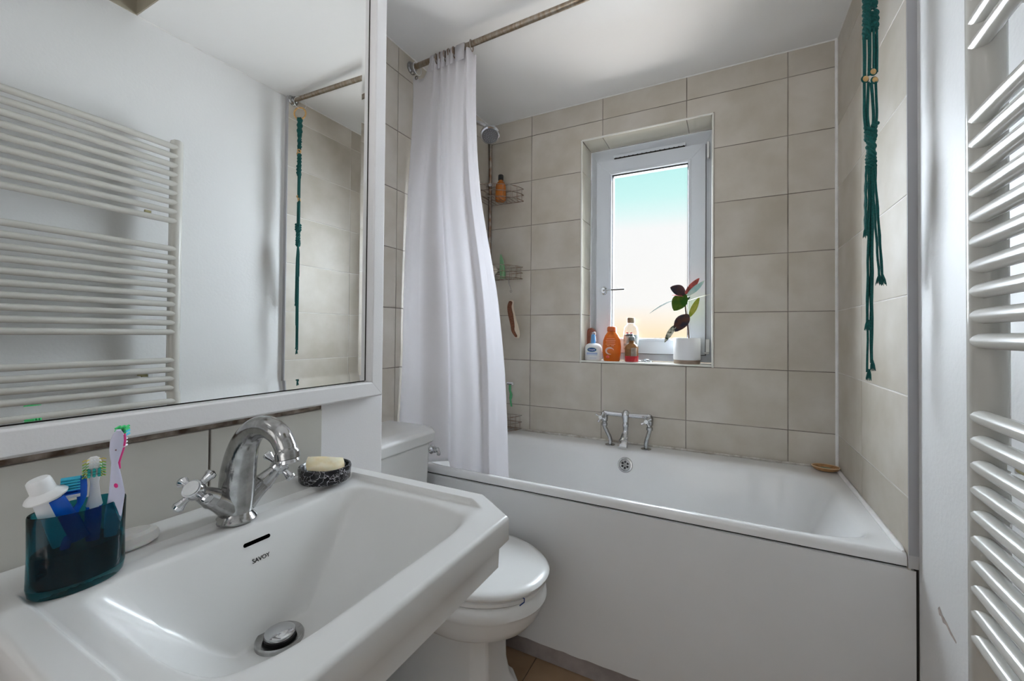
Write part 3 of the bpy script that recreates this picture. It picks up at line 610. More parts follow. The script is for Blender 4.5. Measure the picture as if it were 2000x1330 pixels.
for z, hw, xf in secs: vs += [(BX0+.002, TY-hw, z), (xf-.03, TY-hw, z), (xf, TY-hw+.03, z), (xf, TY+hw-.03, z), (xf-.03, TY+hw, z), (BX0+.002, TY+hw, z)]
fs = [(j*6+i, j*6+(i+1) % 6, (j+1)*6+(i+1) % 6, (j+1)*6+i) for j in range(2) for i in range(6)]+[tuple(range(5,-1,-1)), tuple(12+i for i in range(6))]
b.add(vs, fs).build('cistern', CER, toi, bevel=.008, angle=30)
vs = []; secs = [(.735, .197, -1.412), (.742, .203, -1.404), (.775, .206, -1.400), (.785, .200, -1.407), (.792, .185, -1.425), (.795, .17, -1.45)]
for z, hw, xf in secs: vs += [(BX0+.002, TY-hw, z), (xf-.035, TY-hw, z), (xf, TY-hw+.035, z), (xf, TY+hw-.035, z), (xf-.035, TY+hw, z), (BX0+.002, TY+hw, z)]
fs = [(j*6+i, j*6+(i+1) % 6, (j+1)*6+(i+1) % 6, (j+1)*6+i) for j in range(len(secs)-1) for i in range(6)]+[tuple(range(5,-1,-1)), tuple((len(secs)-1)*6+i for i in range(6))]
MB().add(vs, fs).build('cistern_lid', CER, toi, bevel=.004, angle=40)
fl = Vector((-1.4225, -.797, .705)); b = MB().lathe([(.0001,0),(.018,0),(.019,.004),(.014,.010),(.012,.020),(.0001,.021)], fl, (1,0,0), 28)
b.tube(crom([fl+Vector((.024,0,.004)), fl+Vector((.030,.002,-.004)), fl+Vector((.032,.004,-.012)), fl+Vector((.030,.006,-.019))]), [.0085]*8+[.007]*8+[.0075]*9, 12).tube([fl+Vector((.015,0,0)), fl+Vector((.030,0,0))], .010, 14)
b.build('flush_lever', CHROME, toi)
b = MB(); cl = [at(x, y, 1, yy) for x, y, yy in ((1020, 1167, -1.062), (1024, 1169, -1.062), (1024, 1176, -1.066), (1015, 1183, -1.080))]
b.tube(cl, .0017, 8); b.build('rim_clip', mat('blue_clip', (.01, .04, .18), .3), toi)
for yy in (-.13, .13): MB().lathe([(.010,0),(.010,.006),(.006,.010),(.0001,.0105)], (-1.33, TY+yy*1.05, .0), (0,0,1), 16).build('bolt_cap', PLAST, toi)
# ------------------------------------------------------------------ bath
BT = .62; by0 = -.737; by1 = -.002; bx0 = BX0+.001; bx1 = -.001
def h_bath(x, y):
    a = max(0, 1-(-.060-x)/.24, 1-(x+1.575)/.22); c = max(0, 1-(-.105-y)/.16, 1-(y+.697)/.11); t = 1-(a**2.6+c**2.6)**(1/2.6); t = (t+math.sqrt(t*t+.0036))/2-.0008
    # rounded plan corners
    z = -.40*Sx(t, 1.8)
    d = min(y-by0, bx1-x+.1, x-bx0+.1); r = .012
    if d < r: z -= r-math.sqrt(max(0, r*r-(r-max(d, 0))**2))
    lip = .0015*sstep(.05, .02, y-by0)
    return BT+z+lip*0
b = MB(); xs = sorted(set([bx0+(bx1-bx0)*i/150 for i in range(151)])); ys = [by0+.012*(1-math.cos(PI/2*i/5)) for i in range(6)]+[by0+.012+(by1-by0-.012)*i/90 for i in range(1, 91)]
vs = [(x, y, h_bath(x, y)) for y in ys for x in xs]; W = len(xs); fs = [(j*W+i, j*W+i+1, (j+1)*W+i+1, (j+1)*W+i) for j in range(len(ys)-1) for i in range(W-1)]
o_ = len(vs)
for z in (BT-.016, BT-.030): vs += [(x, by0, z) for x in xs]
vs += [(x, by0+.006, BT-.033) for x in xs]; vs += [(x, by0+.03, BT-.034) for x in xs]
rows_ = [0]+[o_+k*W for k in range(4)]
for a, c_ in zip(rows_[:-1], rows_[1:]): fs += [(a+i, c_+i, c_+i+1, a+i+1) for i in range(W-1)]
bath = thing('bathtub', (-.82, -.37, 0), 'white enamelled bathtub filling the alcove under the window', 'bathtub')
b.add(vs, fs).build('tub', ENAM, bath, angle=60)
b = MB(); vs = []
n_ = 60
for i in range(n_+1):
    x = BX0+(.0145-BX0)*i/n_; vs += [(x, by0-.0035, .068+random.uniform(-.0015, .0015)), (x, by0-.0035, .5835+random.uniform(-.0012, .0008)), (x, by0+.009, .068), (x, by0+.009, .5835)]
fs = []
for i in range(n_): a = 4*i; fs += [(a, a+4, a+5, a+1), (a+2, a+3, a+7, a+6), (a+1, a+5, a+7, a+3), (a, a+2, a+6, a+4)]
fs += [(0,1,3,2), (4*n_, 4*n_+2, 4*n_+3, 4*n_+1)]
MB().add(vs, fs).build('bath_panel', PANELM, bath, smooth=False)
MB().box((BX0+.002, by0+.012, .0), (.016, by0+.024, .072)).build('plinth', PLINM, bath, smooth=False, bevel=.002)
MB().box((BX0+.002, by0+.0095, .55), (.0165, by0+.02, .5885)).box((.0120, by0-.002, .0), (.0194, by0+.02, .5875)).build('shadow_gap', DARKGAP, bath, smooth=False)
MB().box((.0, -.7415, .588), (.0195, -.7385, .62)).build('end_filler', mat('filler', (.52, .52, .52), .6), bath, smooth=False)
b = MB(); vs = []
pts = [(bx0+(bx1-bx0)*i/80, -.006, BT+.004+random.uniform(-.001, .001)) for i in range(81)]
b.tube(pts, [.0055+random.uniform(-.001, .001) for _ in pts], 8); b.build('sealant_bead', SILICD, bath)
pts = [(-.006, -.729+.723*i/30, BT+.002) for i in range(31)]
MB().tube(pts, [.003]+[.0075]*30, 8).build('sealant_bead', SILIC, bath)
# overflow of the bath
def on_bath(px, py):
    d = ray(px, py); s = (.30+2.1145-1e-9)/d.y*0 + (-.70-CAM.y)/d.y
    for i in range(6000):
        p = CAM+d*(s+i*2e-7*2)
        if p.z <= h_bath(p.x, p.y): return p
    return p
ov = on_bath(1221, 908); sl = (h_bath(ov.x, ov.y+.004)-h_bath(ov.x, ov.y-.004))/.008; nn = Vector((0, -sl, 1)).normalized(); ov = Vector(ov)+nn*.001
b = MB().lathe([(.0001,.002),(.0245,.002),(.026,.0045),(.033,.0035),(.035,-.001)], ov, nn, 36); ovr = b.build('overflow_cover', CHROMED, bath)
b = MB(); ta = Vector((1,0,0)); tb = nn.cross(ta).normalized()
for k in range(6):
    a = k*PI/3+.5; b.lathe([(.0001,.0028),(.0052,.0028),(.0052,.001)], ov+(ta*math.cos(a)+tb*math.sin(a))*.0135, nn, 12)
b.build('overflow_holes', BLACK, ovr)
# ------------------------------------------------------------------ bath mixer tap
bt = thing('bath_mixer_tap', (-.828, -.062, BT), 'chrome bridge bath mixer tap with cross handles on the back rim of the bath', 'tap')
zb = BT+.148; xl, xr, xc = -.935, -.722, -.832
for x, xo in ((xl, -.908), (xr, -.738)):
    b = MB().lathe([(.0001,0),(.0235,0),(.0235,.002),(.012,.005),(.0001,.005)], (xo, -.060, h_bath(xo, -.060)), (0,0,1), 28)
    b.tube(crom([(xo, -.060, BT), (xo, -.060, BT+.028), ((x+xo)/2, -.062, BT+.058), (x, -.064, BT+.086), (x, -.064, BT+.100)]), .0098, 16)
    b.lathe([(.0105,0),(.0145,.002),(.0145,.014),(.0115,.017),(.0115,.022),(.0155,.026),(.0165,.040),(.0165,.056),(.013,.068),(.007,.074),(.0001,.075)], (x, -.064, BT+.088), (0,0,1), 26)
    b.build('leg_pipe', CHROMED, bt)
    hub = Vector((x-.008, -.104, zb-.012)); b = MB().tube([(x, -.064, zb-.004), (x-.004, -.088, zb-.008), hub], [.0115, .0085, .0065], 14).lathe([(.0001,-.005),(.0085,-.005),(.0105,0),(.0100,.005),(.0001,.006)], hub, (-.15,-1,-.1), 18)
    for k in range(4):
        a = k*PI/2+(1.1 if x == xl else .55); dd = Vector((math.cos(a), 0, math.sin(a))); b.tube([hub+dd*.008, hub+dd*.016, hub+dd*.022, hub+dd*.026, hub+dd*.029], [.004, .0032, .0055, .0058, .002], 10)
    hh = b.build('cross_handle', CHROME, bt); MB().lathe([(.0001,.0062),(.0082,.0062),(.0082,.0072),(.0001,.0076)], hub, (-.15,-1,-.1), 18).build('handle_disc', PLAST, hh)
MB().tube([(xl, -.064, zb+.004), (xc-.02, -.064, zb+.002), (xc, -.064, zb+.002), (xc+.02, -.064, zb+.002), (xr, -.064, zb+.004)], [.0125, .0115, .0125, .0115, .0125], 18).build('bridge', CHROME, bt)
b = MB().lathe([(.0105,-.075),(.0125,-.072),(.0125,-.058),(.0145,-.055),(.0145,-.040),(.013,-.036),(.015,-.020),(.0185,-.006),(.0190,.006),(.016,.016),(.009,.023),(.0001,.025)], (xc, -.066, zb+.002), (0,0,1), 28)
b.build('centre_body', CHROME, bt)
sp_ = crom([(xc, -.066, zb-.070), (xc-.001, -.072, zb-.088), (xc-.002, -.090, zb-.106), (xc-.003, -.112, zb-.122), (xc-.003, -.126, zb-.140)], 5)
strip(sp_, [.0105+.0135*min(1, i/16) for i in range(len(sp_))], [.0105+.001*i/20 for i in range(len(sp_))], CHROME, 'spout', bt, (1,0,0))
# ------------------------------------------------------------------ small dish on the bath corner
sd = thing('soap_shell', (-.044, -.050, BT), 'small brown wooden soap dish in the far corner of the bath', 'soap dish')
WSH = mat('brown_wood', (.42, .22, .09), .5, var=.25, vscale=30, stretch=(1,5,1))
MB().lathe([(.0001,.002),(.60,.0025),(.86,.007),(1.0,.0165),(.985,.0185),(.93,.0175),(.78,.009),(.55,.006),(.0001,.005)], (-.049, -.046, BT), (0,0,1), 36, .0465, .036, spin=0).build('shell', WSH, sd)
MB().tube([(-.049+.0458*math.cos(2*PI*i/36), -.046+.0355*math.sin(2*PI*i/36), BT+.0183) for i in range(36)], .0016, 8, closed=True).build('rim', mat('pale_rim', (.72, .55, .34), .5), sd)
gs = MB().ball((-.05, -.046, BT+.010), .018, 16, (1.2,.7,.25)).build('soap_bar', mat('green_soap', (.16, .22, .12), .5, sss=.2)); tag(gs, 'sliver of green soap in the brown dish on the bath corner', 'soap')
# ------------------------------------------------------------------ shower rail, curtain
rl = Vector((BX0, -.690, 2.322)); rr = Vector((0, -.716, 2.357)); rd = (rr-rl).normalized()
rail = thing('shower_rail', rl, 'tarnished metal shower curtain rail across the front of the bath alcove', 'rail')
MB().tube([rl+rd*.005, rr-rd*.005], .0115, 16).build('pole', RAILM, rail)
for p, dv in ((rl, rd), (rr, -rd)): MB().lathe([(.0001,0),(.027,0),(.0275,.004),(.024,.009),(.017,.011),(.0155,.022),(.013,.024),(.0001,.024)], p, dv, 30).build('end_flange', CHROMED, rail)
cur = thing('shower_curtain', (-1.45, -.68, .6), 'white fabric shower curtain bunched at the left end of the bath', 'curtain')
NU, NV = 150, 90
def lerp(a, b_, t): return a+(b_-a)*t
def tabl(T, v):
    for (a, x), (b_, y) in zip(T[:-1], T[1:]):
        if v <= b_: return x+(y-x)*((v-a)/(b_-a))
    return T[-1][1]
RE = [(0, -1.300), (.042, -1.2968), (.13, -1.2908), (.219, -1.2824), (.307, -1.2674), (.419, -1.2371), (.55, -1.2069), (.68, -1.1818), (.788, -1.1688), (.905, -1.1598), (1, -1.155)
]
LE = [(0, -1.628), (.1, -1.634), (1, -1.634)]
vs = []
FOLD = [(0, .004), (.22, -.014), (.40, .004), (.445, -.012), (.56, -.020), (.70, -.010), (.775, -.012), (.80, .010), (.90, .004), (1, -.004)]
PLEAT = [(0, 0), (.12, .002), (.2, -.006), (.27, -.010), (.33, .010), (.40, -.014), (.47, .012), (.54, -.012), (.60, .010), (.68, -.014), (.76, .012), (.84, -.010), (.92, .008), (1, -.004)]
def foldf(u, v, T=None):
    du = min(1, max(0, u+.012*math.sin(3*v+5*u))); T = T or FOLD
    s = 0
    for (a, x), (b_, y) in zip(T[:-1], T[1:]):
        if a <= du <= b_: t = (du-a)/(b_-a); s = x+(y-x)*(t*t*(3-2*t)); break
    return s
for j in range(NV+1):
    v = j/NV
    for i in range(NU+1):
        u = i/NU; xl_, xr_ = tabl(LE, v), tabl(RE, v)
        # top is gathered towards the right: columns squeeze between .2 and .9
        g = lerp(u, sstep(0, 1, u)*.25+u*.75, 1)
        gt = 0.0 if u < .18 else (u-.18)/.82
        xtop = lerp(-1.628, -1.525, u/.18) if u < .18 else lerp(-1.525, -1.300, gt)
        xb = lerp(xl_, xr_, u); k_ = sstep(0, .55, v); x = lerp(xtop, xb, k_)
        ztop = 2.335
        if u < .18: ztop = 2.262+.060*sstep(.09, .18, u)+.02*sstep(.06, 0, u)
        if u > .90: ztop = 2.30-.02*(u-.9)*10
        zbot = .6212 if u < .42 else lerp(.6212, .42, sstep(.42, .55, u))
        z = lerp(ztop, zbot, v)
        yb = lerp(-.690, lerp(-.722, -.645, sstep(.10, .6, u)), sstep(.05, .7, v)); yb -= .016*sstep(0, .35, v)*max(0, 1-u/.2)
        if v > .7 and u < .3: yb -= .02*sstep(.7, .97, v)*(1-u/.3)
        amp = lerp(1.5, 1.7, v)*(1-.25*sstep(.6, 1, v)*(1 if u > .4 else .5))
        wt = math.exp(-v*4.5); y = yb+foldf(u, v)*amp*(1-wt)+foldf(u, v, PLEAT)*1.2*wt+.003*math.sin(38*u+2*v)*sstep(0, .1, v)*(1-.6*v)+.003*math.sin(11*u-5*v)*v
        vs.append((x, y, z))
W = NU+1; fs = [(j*W+i, j*W+i+1, (j+1)*W+i+1, (j+1)*W+i) for j in range(NV) for i in range(NU)]
MB().add(vs, fs).build('curtain_cloth', CURT, cur, solid=.0012, angle=180)
# heading folds that wrap over the rail
for s_, wd in ((.088, .011), (.125, .007), (.148, .007), (.170, .007), (.192, .007), (.232, .024)):
    c_ = rl+rd*(s_+.038); b = MB(); vs = []; k = 14
    for a in range(k+1):
        q = PI*a/k; r_ = .0150; off = Vector((0, -r_*math.cos(q), r_*math.sin(q)))
        for e_ in (-1, 1): vs.append(c_+rd*wd*e_*(.8 if 0 < a < k else 1)+off)
    for e_ in (-1, 1): vs.append(c_+rd*wd*e_*1.0+Vector((0, .014, -.055)))
    vs = [c_+rd*wd*e_*.9+Vector((0, -.0155, -.060)) for e_ in (-1, 1)]+vs
    n2 = len(vs)//2; b.add(vs, [(2*i, 2*i+1, 2*i+3, 2*i+2) for i in range(n2-1)]).build('heading_fold', CURT, cur, solid=.0015, angle=180)
for s_ in (.112, .134, .156, .178, .202, .288):
    c_ = rl+rd*(s_+.03); MB().torus(c_+Vector((0,0,-.006)), .020, .0022, rd+Vector((0,.25,0)), 24, 8).build('curtain_ring', RUSTY, cur)
c_ = rl+rd*.035; b = MB().torus(c_+Vector((0,0,-.012)), .026, .0016, rd, 24, 6); b.build('cord_loop', PLAST, cur)
MB().torus((BX0+.042, -.704, 2.262), .0065, .0025, (0,1,0), 18, 8).build('eyelet', CHROMED, cur)
# ------------------------------------------------------------------ corner caddy
cad = thing('corner_caddy', (BX0+.012, -.012, BT), 'rusty corner pole caddy with wire shelves beside the shower curtain', 'shower caddy')
MB().tube([(BX0+.012, -.013, BT+.008), (BX0+.012, -.013, CEIL)], .0085, 14).build('pole', RUSTY, cad)
def shelf(zt, zm, zbm, R=.215, three=True):
    b = MB(); cx_, cy_ = BX0+.012, -.012
    front = lambda z, r: [(cx_+r*math.cos(a)+.0, cy_-r*.82*math.sin(a), z) for a in [PI/2*i/14 for i in range(15)]]
    for z in (zt, zm, zbm) if three else (zt, zbm):
        b.tube(front(z, R), .0019, 8).tube([(cx_, cy_, z), (cx_+R, cy_, z)], .0019, 8).tube([(cx_, cy_, z), (cx_, cy_-R*.82, z)], .0019, 8)
    for k in range(1, 14):
        a = PI/2*k/14; e_ = Vector((cx_+R*math.cos(a), cy_-R*.82*math.sin(a), 0))
        if k % 2: b.tube([(e_.x, e_.y, zt), (e_.x, e_.y, zbm)], .0012, 6)
    for k in range(1, 9):
        x = cx_+R*k/9; yy = cy_-.82*math.sqrt(max(0, R*R-(x-cx_)**2)); b.tube([(x, cy_, zbm), (x, yy, zbm)], .0012, 6)
    for k in range(1, 6): x = cx_+R*k/6; b.tube([(x, cy_, zt), (x, cy_, zbm)], .0011, 6)
    return b.build('wire_shelf', RUSTY, cad)
shelf(K-.296, K-.330, K-.363); shelf(K-.732, K-.765, K-.797, .213); shelf(K-1.556, K-1.592, K-1.628, .215)
MB().ball((BX0+.022, -.03, K-.245), .012, 14, (1,1,.8)).build('clamp_knob', PLAST, cad)
# bottles and things on the shelves
ab = thing('amber_bottle', (-1.535, -.055, K-.360), 'amber bottle with a black cap on the top wire shelf', 'bottle')
AMB = mat('amber_plastic', (.50, .15, .02), .15, coat=.3)
MB().lathe([(.0001,.002),(.027,.002),(.030,.006),(.030,.078),(.027,.095),(.018,.108),(.0125,.113),(.0125,.120)], (-1.535, -.055, K-.360), (0,0,1), 32).build('body', AMB, ab)
MB().lathe([(.0145,.118),(.015,.120),(.015,.146),(.013,.149),(.0001,.149)], (-1.535, -.055, K-.360), (0,0,1), 24).build('cap', BLACK, ab)
b = MB(); bb = Vector((-1.512, -.065, K-.796)); 
strip([bb, bb+Vector((0,0,.03)), bb+Vector((-.004,0,.07)), bb+Vector((-.010,0,.110)), bb+Vector((-.014,0,.135))], [.014, .0165, .0150, .0095, .003], [.013, .011, .007, .003, .001], mat('green_tube', (.20, .42, .22), .35), 'cosmetic_tube', None, (1,0,0))
gt_ = bpy.data.objects['cosmetic_tube']; tag(gt_, 'pale green squeeze tube standing upside down on the middle wire shelf', 'tube')
pf = MB().ball((-1.563, -.10, K-.755), .034, 18, (1,1,.85)).build('bath_puff', mat('puff_white', (.66, .60, .52), .9, bump=1, bscale=150)); tag(pf, 'off-white bath puff half behind the curtain on the middle wire shelf', 'sponge')
bk = MB().box((-1.545, -.06, K-1.625), (-1.505, -.030, K-1.600)).build('pumice_block', mat('dark_pumice', (.10, .06, .04), .9, bump=.6, bscale=120), smooth=False, bevel=.006); tag(bk, 'small dark block in the lowest wire basket', 'pumice stone')
cmb = MB().tube(crom([(-1.515, -.05, K-1.62), (-1.503, -.05, K-1.575), (-1.520, -.045, K-1.535), (-1.548, -.04, K-1.515)]), .0035, 8, flat=2.2).build('wooden_scraper', mat('dark_brown_plastic', (.16, .08, .04), .4, col2=(.55,.4,.2), vscale=30)); tag(cmb, 'brown curved scraper sticking out of the lowest wire basket', 'brush')
# foot file hanging from the middle shelf
ff = thing('foot_brush', (-1.452, -.085, K-.83), 'curved foot brush with brown bristle face hanging from the middle wire shelf', 'brush')
b = MB().tube(crom([(-1.463, -.085, K-.800), (-1.463, -.085, K-.830), (-1.455, -.085, K-.845), (-1.450, -.085, K-.862)]), .0016, 8).torus((-1.449, -.085, K-.872), .006, .0012, (0,1,0), 16, 6); b.build('hook', CHROMED, ff)
wp_ = [at(x, y, 1, -.085) for x, y in ((1000, 586), (998, 600), (1002, 622), (1007, 640), (1010, 652), (1009, 660))]
strip(crom(wp_, 5), [.003]+[.013+.004*math.sin(PI*i/24) for i in range(24)]+[.004], .006, mat('sisal', (.66, .56, .44), .8, bump=.6, bscale=200), 'handle', ff, (1,.2,0))
wp_ = [at(x, y, 1, -.094) for x, y in ((998, 588), (995, 600), (998, 618), (1001, 635), (1002, 646), (1009, 658))]
strip(crom(wp_, 5), [.003]+[.0145*(1-abs(i-8)/30) for i in range(24)]+[.004], .004, mat('brown_bristle', (.17, .065, .035), .9, var=.3, vscale=200, bump=1, bscale=300), 'bristle_face', ff, (1,.2,0))
# razor on the wall
rz = thing('razor', (-1.486, -.01, K-1.44), 'green disposable razor with a white head hanging on the tiles', 'razor')
wp_ = [at(x, y, 1, -.012) for x, y in ((996, 751), (996, 762), (998, 770), (997, 780), (998, 788), (999, 794))]
strip(crom(wp_, 4), [.0075, .0075, .007, .0075]+[.0065]*4+[.0085]*4+[.0050]*9, .004, mat('green_plastic', (.10, .40, .18), .35), 'handle', rz, (1,0,0))
hp = at(996, 748.5, 1, -.012); b = MB().box((hp.x-.020, hp.y-.006, hp.z-.008), (hp.x+.020, hp.y+.008, hp.z+.006)); b.build('head', PLAST, rz, smooth=False, bevel=.003)
b = MB().box((hp.x-.016, hp.y-.0066, hp.z-.006), (hp.x+.013, hp.y, hp.z-.002)); b.build('blade', BLACK, rz, smooth=False)
# ------------------------------------------------------------------ shower head
sh = thing('wall_shower', (-1.435, -.35, K-.13), 'round chrome shower head high on the left behind the curtain edge', 'shower head')
hc = Vector((-1.435, -.35, K-.130)); dn = Vector((.34, -.46, -.82)).normalized()
b = MB().lathe([(.0001,-.044),(.013,-.042),(.020,-.034),(.034,-.024),(.046,-.012),(.0485,.0),(.046,.007),(.040,.009)], hc, dn, 36); hd = b.build('head_shell', CHROME, sh)
MB().lathe([(.0405,.0085),(.038,.010),(.0001,.0105)], hc, dn, 32).build('face_plate', mat('grey_rubber', (.16, .16, .17), .5), sh)
b = MB()
for R_, k in ((.010, 6), (.020, 12), (.029, 18)):
    for i in range(k):
        a = 2*PI*i/k; t1 = dn.orthogonal().normalized(); t2 = dn.cross(t1); b.lathe([(.0016,.010),(.0012,.0125)], hc+(t1*math.cos(a)+t2*math.sin(a))*R_, dn, 6)
b.build('nozzles', mat('nozzle_grey', (.35, .35, .36), .5), sh)
MB().tube(crom([hc-dn*.036, hc-dn*.06, hc+Vector((-.07, .0, .075)), (BX0+.005, -.35, K-.02)]), .0105, 14).ball(hc-dn*.045, .015, 16).build('arm', CHROME, sh)
MB().lathe([(.0001,0),(.028,0),(.026,.006),(.013,.010)], (BX0, -.35, K-.02), (1,0,0), 24).build('wall_flange', CHROME, sh)
# ------------------------------------------------------------------ towel radiator
RXC, RYC, RR = -.0575, -1.2505, .0215
rad_ = thing('towel_radiator', (RXC, -1.55, 0.5), 'tall off-white ladder towel radiator on the right wall', 'radiator')
ztop = K-.347; RY2 = -1.86
zs = []
sp = .0361
g2 = [-.782-sp*i for i in range(10)]; g2 = [g2[0]-(g2[0]+1.109)*i/9 for i in range(10)]
g1 = [-.6716+sp*1.012*i for i in range(9)][::-1]; g3 = [-1.2197-.0358*i for i in range(10)]
zs = [K+z for z in g1+g2+g3]
def coll(y): 
    b = MB(); b.lathe([(.0001,K-1.62),(RR*.8,K-1.62),(RR,K-1.612),(RR,ztop-.010),(RR*.93,ztop-.004),(RR*.6,ztop),(.0001,ztop+.001)], (RXC, y, 0), (0,0,1), 36, 1.0, 1.0); return b.build('collector', RADM, rad_)
coll(RYC); coll(RY2)
for z in zs:
    n2 = 16; pts = []
    for i in range(n2+1): t = i/n2; pts.append((RXC-.010-.012*math.sin(PI*t), RYC-.004+(RY2-RYC+.008)*t, z))
    MB().tube(pts, .0113, 14, cap=True).build('bar', RADM, rad_)
BRS = mat('beige_bracket', (.42, .38, .20), .5)
for y, z in ((-1.325, (g1[-2]+g1[-1])/2), (-1.745, (g1[-2]+g1[-1])/2), (-1.325, (g3[1]+g3[2])/2), (-1.745, (g3[1]+g3[2])/2)):
    br = MB().box((-.066, y-.008, K+z-.0065), (RX-.001, y+.010, K+z+.0065)).build('bracket', PLAST, rad_, smooth=False, bevel=.0015)
    MB().box((-.050, y-.0086, K+z-.005), (RX-.001, y-.0078, K+z+.005)).lathe([(.0055,0),(.0055,.02),(.0001,.02)], (-.060, y-.006, K+z), (0,-1,0), 14).build('bracket_screw', BRS, br)
# ------------------------------------------------------------------ macrame hanger
mac = thing('macrame_hanger', (-.066, -.722, 2.27), 'long teal macrame hanger with wooden beads on the right end of the shower rail', 'macrame hanger')
mx, my = -.066, -.722
def mz(py): return K-1.1043+(647-py)/752.
hgt = rl+rd*((mx-rl.x)/rd.x)
MB().torus((mx, my, 2.272), .0295, .0042, (.45,.9,0), 40, 10).build('wooden_ring', WOODL, mac)
MB().torus((mx, my, 2.325), .030, .0010, (1,.3,0), 20, 6).build('hanging_loop', PLAST, mac)
CR = .0021
def cord(pts, r=CR): b.tube(pts, r, 7)
def twist(z0, z1, cx_, cy_, R, turns, k, r, n=40, cx2=None, cy2=None):
    for i in range(k):
        P = []
        for j in range(n+1):
            t = j/n; a = 2*PI*(turns*t+i/k); x = lerp(cx_, cx2 if cx2 is not None else cx_, t); y = lerp(cy_, cy2 if cy2 is not None else cy_, t)
            rr_ = R*(1+.25*math.sin(t*PI*6)); P.append((x+rr_*math.cos(a), y+rr_*math.sin(a), lerp(z0, z1, t)))
        b.tube(P, r, 6)
# directions: la = lateral as seen by the camera
la = Vector((rt.x, rt.y, 0)).normalized(); de = Vector((-la.y, la.x, 0))
def off(l, d_=0): v = Vector((mx, my, 0))+la*l+de*d_; return v.x, v.y
b = MB(); z_a = 2.245
twist(2.246, K-.10, *off(0), .0085, 3.2, 4, .0042)
twist(K-.095, K-.18, *off(-.004), .0065, 2.2, 3, .0036, 24); twist(K-.095, K-.18, *off(.006), .006, 2.2, 3, .0034, 24)
twist(K-.20, mz(5), *off(-.008), .0060, 3.0, 4, .0034, 40, *off(-.0095)); twist(K-.20, mz(0), *off(.008), .0055, 3.0, 4, .0034, 40, *off(.0085))
twist(mz(5), mz(60), *off(-.0095), .0052, 1.5, 4, .0042, 24, *off(-.0100)); twist(mz(8), mz(45), *off(.0085), .0070, 1.5, 4, .0042, 24, *off(.0085))
b.build('knotted_cord', TEAL, mac)
b = MB()
for l, d_, y0, y1, l2 in [(-.0175, 0, 55, 135, -.0165), (-.011, .004, 55, 135, -.011), (-.0055, -.002, 55, 135, -.006), (.002, .003, 40, 128, .001), (.0065, -.003, 42, 128, .006), (.011, .003, 40, 128, .011), (.0155, -.002, 42, 128, .0155), (.018, .004, 50, 128, .018)]:
    x0, y0_ = off(l, d_); x1, y1_ = off(l2, d_); b.tube([(x0, y0_, mz(y0)), ((x0+x1)/2+.0006, (y0_+y1_)/2, mz((y0+y1)/2)), (x1, y1_, mz(y1))], .0027, 7)
for l, d_, l2, l3 in [(-.0165, 0, -.0165, -.012), (-.012, .004, -.012, -.008), (-.007, -.002, -.009, -.004), (-.002, .004, -.006, -.003), (.001, 0, .007, .004), (.006, .003, .011, .006), (.011, -.003, .014, .008), (.016, .002, .0175, .010)]:
    P = [(*off(l, d_), mz(148)), (*off(lerp(l, l2, .6)+.000, d_), mz(180)), (*off(l2, d_), mz(215)), (*off(l3, d_), mz(248))]; b.tube(crom(P, 6), .0028, 7)
b.build('straight_cord', TEAL, mac)
b = MB(); twist(mz(235), mz(262), *off(.0), .0095, .8, 4, .0048, 20); twist(mz(258), mz(300), *off(.001), .0058, 1.2, 4, .0050, 24); twist(mz(296), mz(318), *off(.001), .0070, .8, 5, .0045, 16)
b.ball((*off(.018, 0), mz(228)), .0050, 10); b.build('gathering_knot', TEAL, mac)
b = MB()
ends = [(-.0150, -.0165, 450), (-.0120, -.0135, 452), (-.0090, -.0110, 448), (.0040, .0190, 543), (.0070, .0235, 545), (.0100, .0260, 546), (.0130, .0300, 540), (.0160, .0330, 538), (-.0060, -.0130, 628), (-.0030, -.0090, 632), (.0000, -.0050, 634), (.0020, -.0010, 630), (-.0010, -.0060, 728), (.0030, .0000, 712), (.0010, .0015, 710)]
for i, (l0, l1, ye) in enumerate(ends):
    d_ = ((i*7) % 5-2)*.0025; P = []
    for j in range(14):
        t = j/13; z = lerp(mz(312), mz(ye-12), t); l = lerp(l0*.8, l0*1.05, min(1, t*5)) if t < .2 else lerp(l0*1.05, l1, (t-.2)/.8); P.append((*off(l+.0008*math.sin(t*25+i), d_*min(1, t*4)), z))
    b.tube(P, .0025, 7)
b.build('fringe_cord', TEAL, mac)
b = MB()
for l0, l1, ye in [(-.0135, -.0135, 452), (.0215, .0215, 545), (.030, .031, 545), (-.0095, -.0105, 634), (-.0035, -.004, 634), (-.0050, -.0070, 730), (.0030, .0045, 712)]:
    for k in range(14):
        a = 2*PI*k/14+l0*900; rr_ = .0055 if ye != 545 else .0075
        p0 = Vector((*off(l0, 0), mz(ye-20))); p1 = Vector((*off(l1+rr_*math.cos(a), rr_*math.sin(a)), mz(ye+random.uniform(-3, 3)))); b.tube([p0, (p0+p1)/2+la*.001*math.cos(a), p1], [.0022, .0016, .0005], 5)
b.build('frayed_tassel', TEAL, mac, kind='stuff')
for l, py, d_ in ((-.0135, 141, 0), (.0040, 128, -.003), (.0165, 140, .006)):
    c_ = Vector((*off(l, d_), mz(py))); bd = MB().ball(c_, .0078, 18, (1.0,1.0,.72), (la*1.0+Vector((0,0,.5)))).build('wooden_bead', mat('bead_wood', (.62, .40, .17), .35, var=.1, vscale=50), mac)
    MB().torus(c_+de*.001, .0082, .0020, -de, 24, 6).build('bead_cord', TEAL, bd)
for l, z in ((-.006, -.185), (.007, -.195)): MB().torus((*off(l, -.002), K+z), .0085, .0030, (.3,.9,.4), 24, 8).build('bead_ring', WOODL, mac)
# ------------------------------------------------------------------ window sill things
SZ = 1.0208; SY = .038
def sp_at(px, y=SY): p = at(px, 705, 1, y); return Vector((p.x, y, SZ))
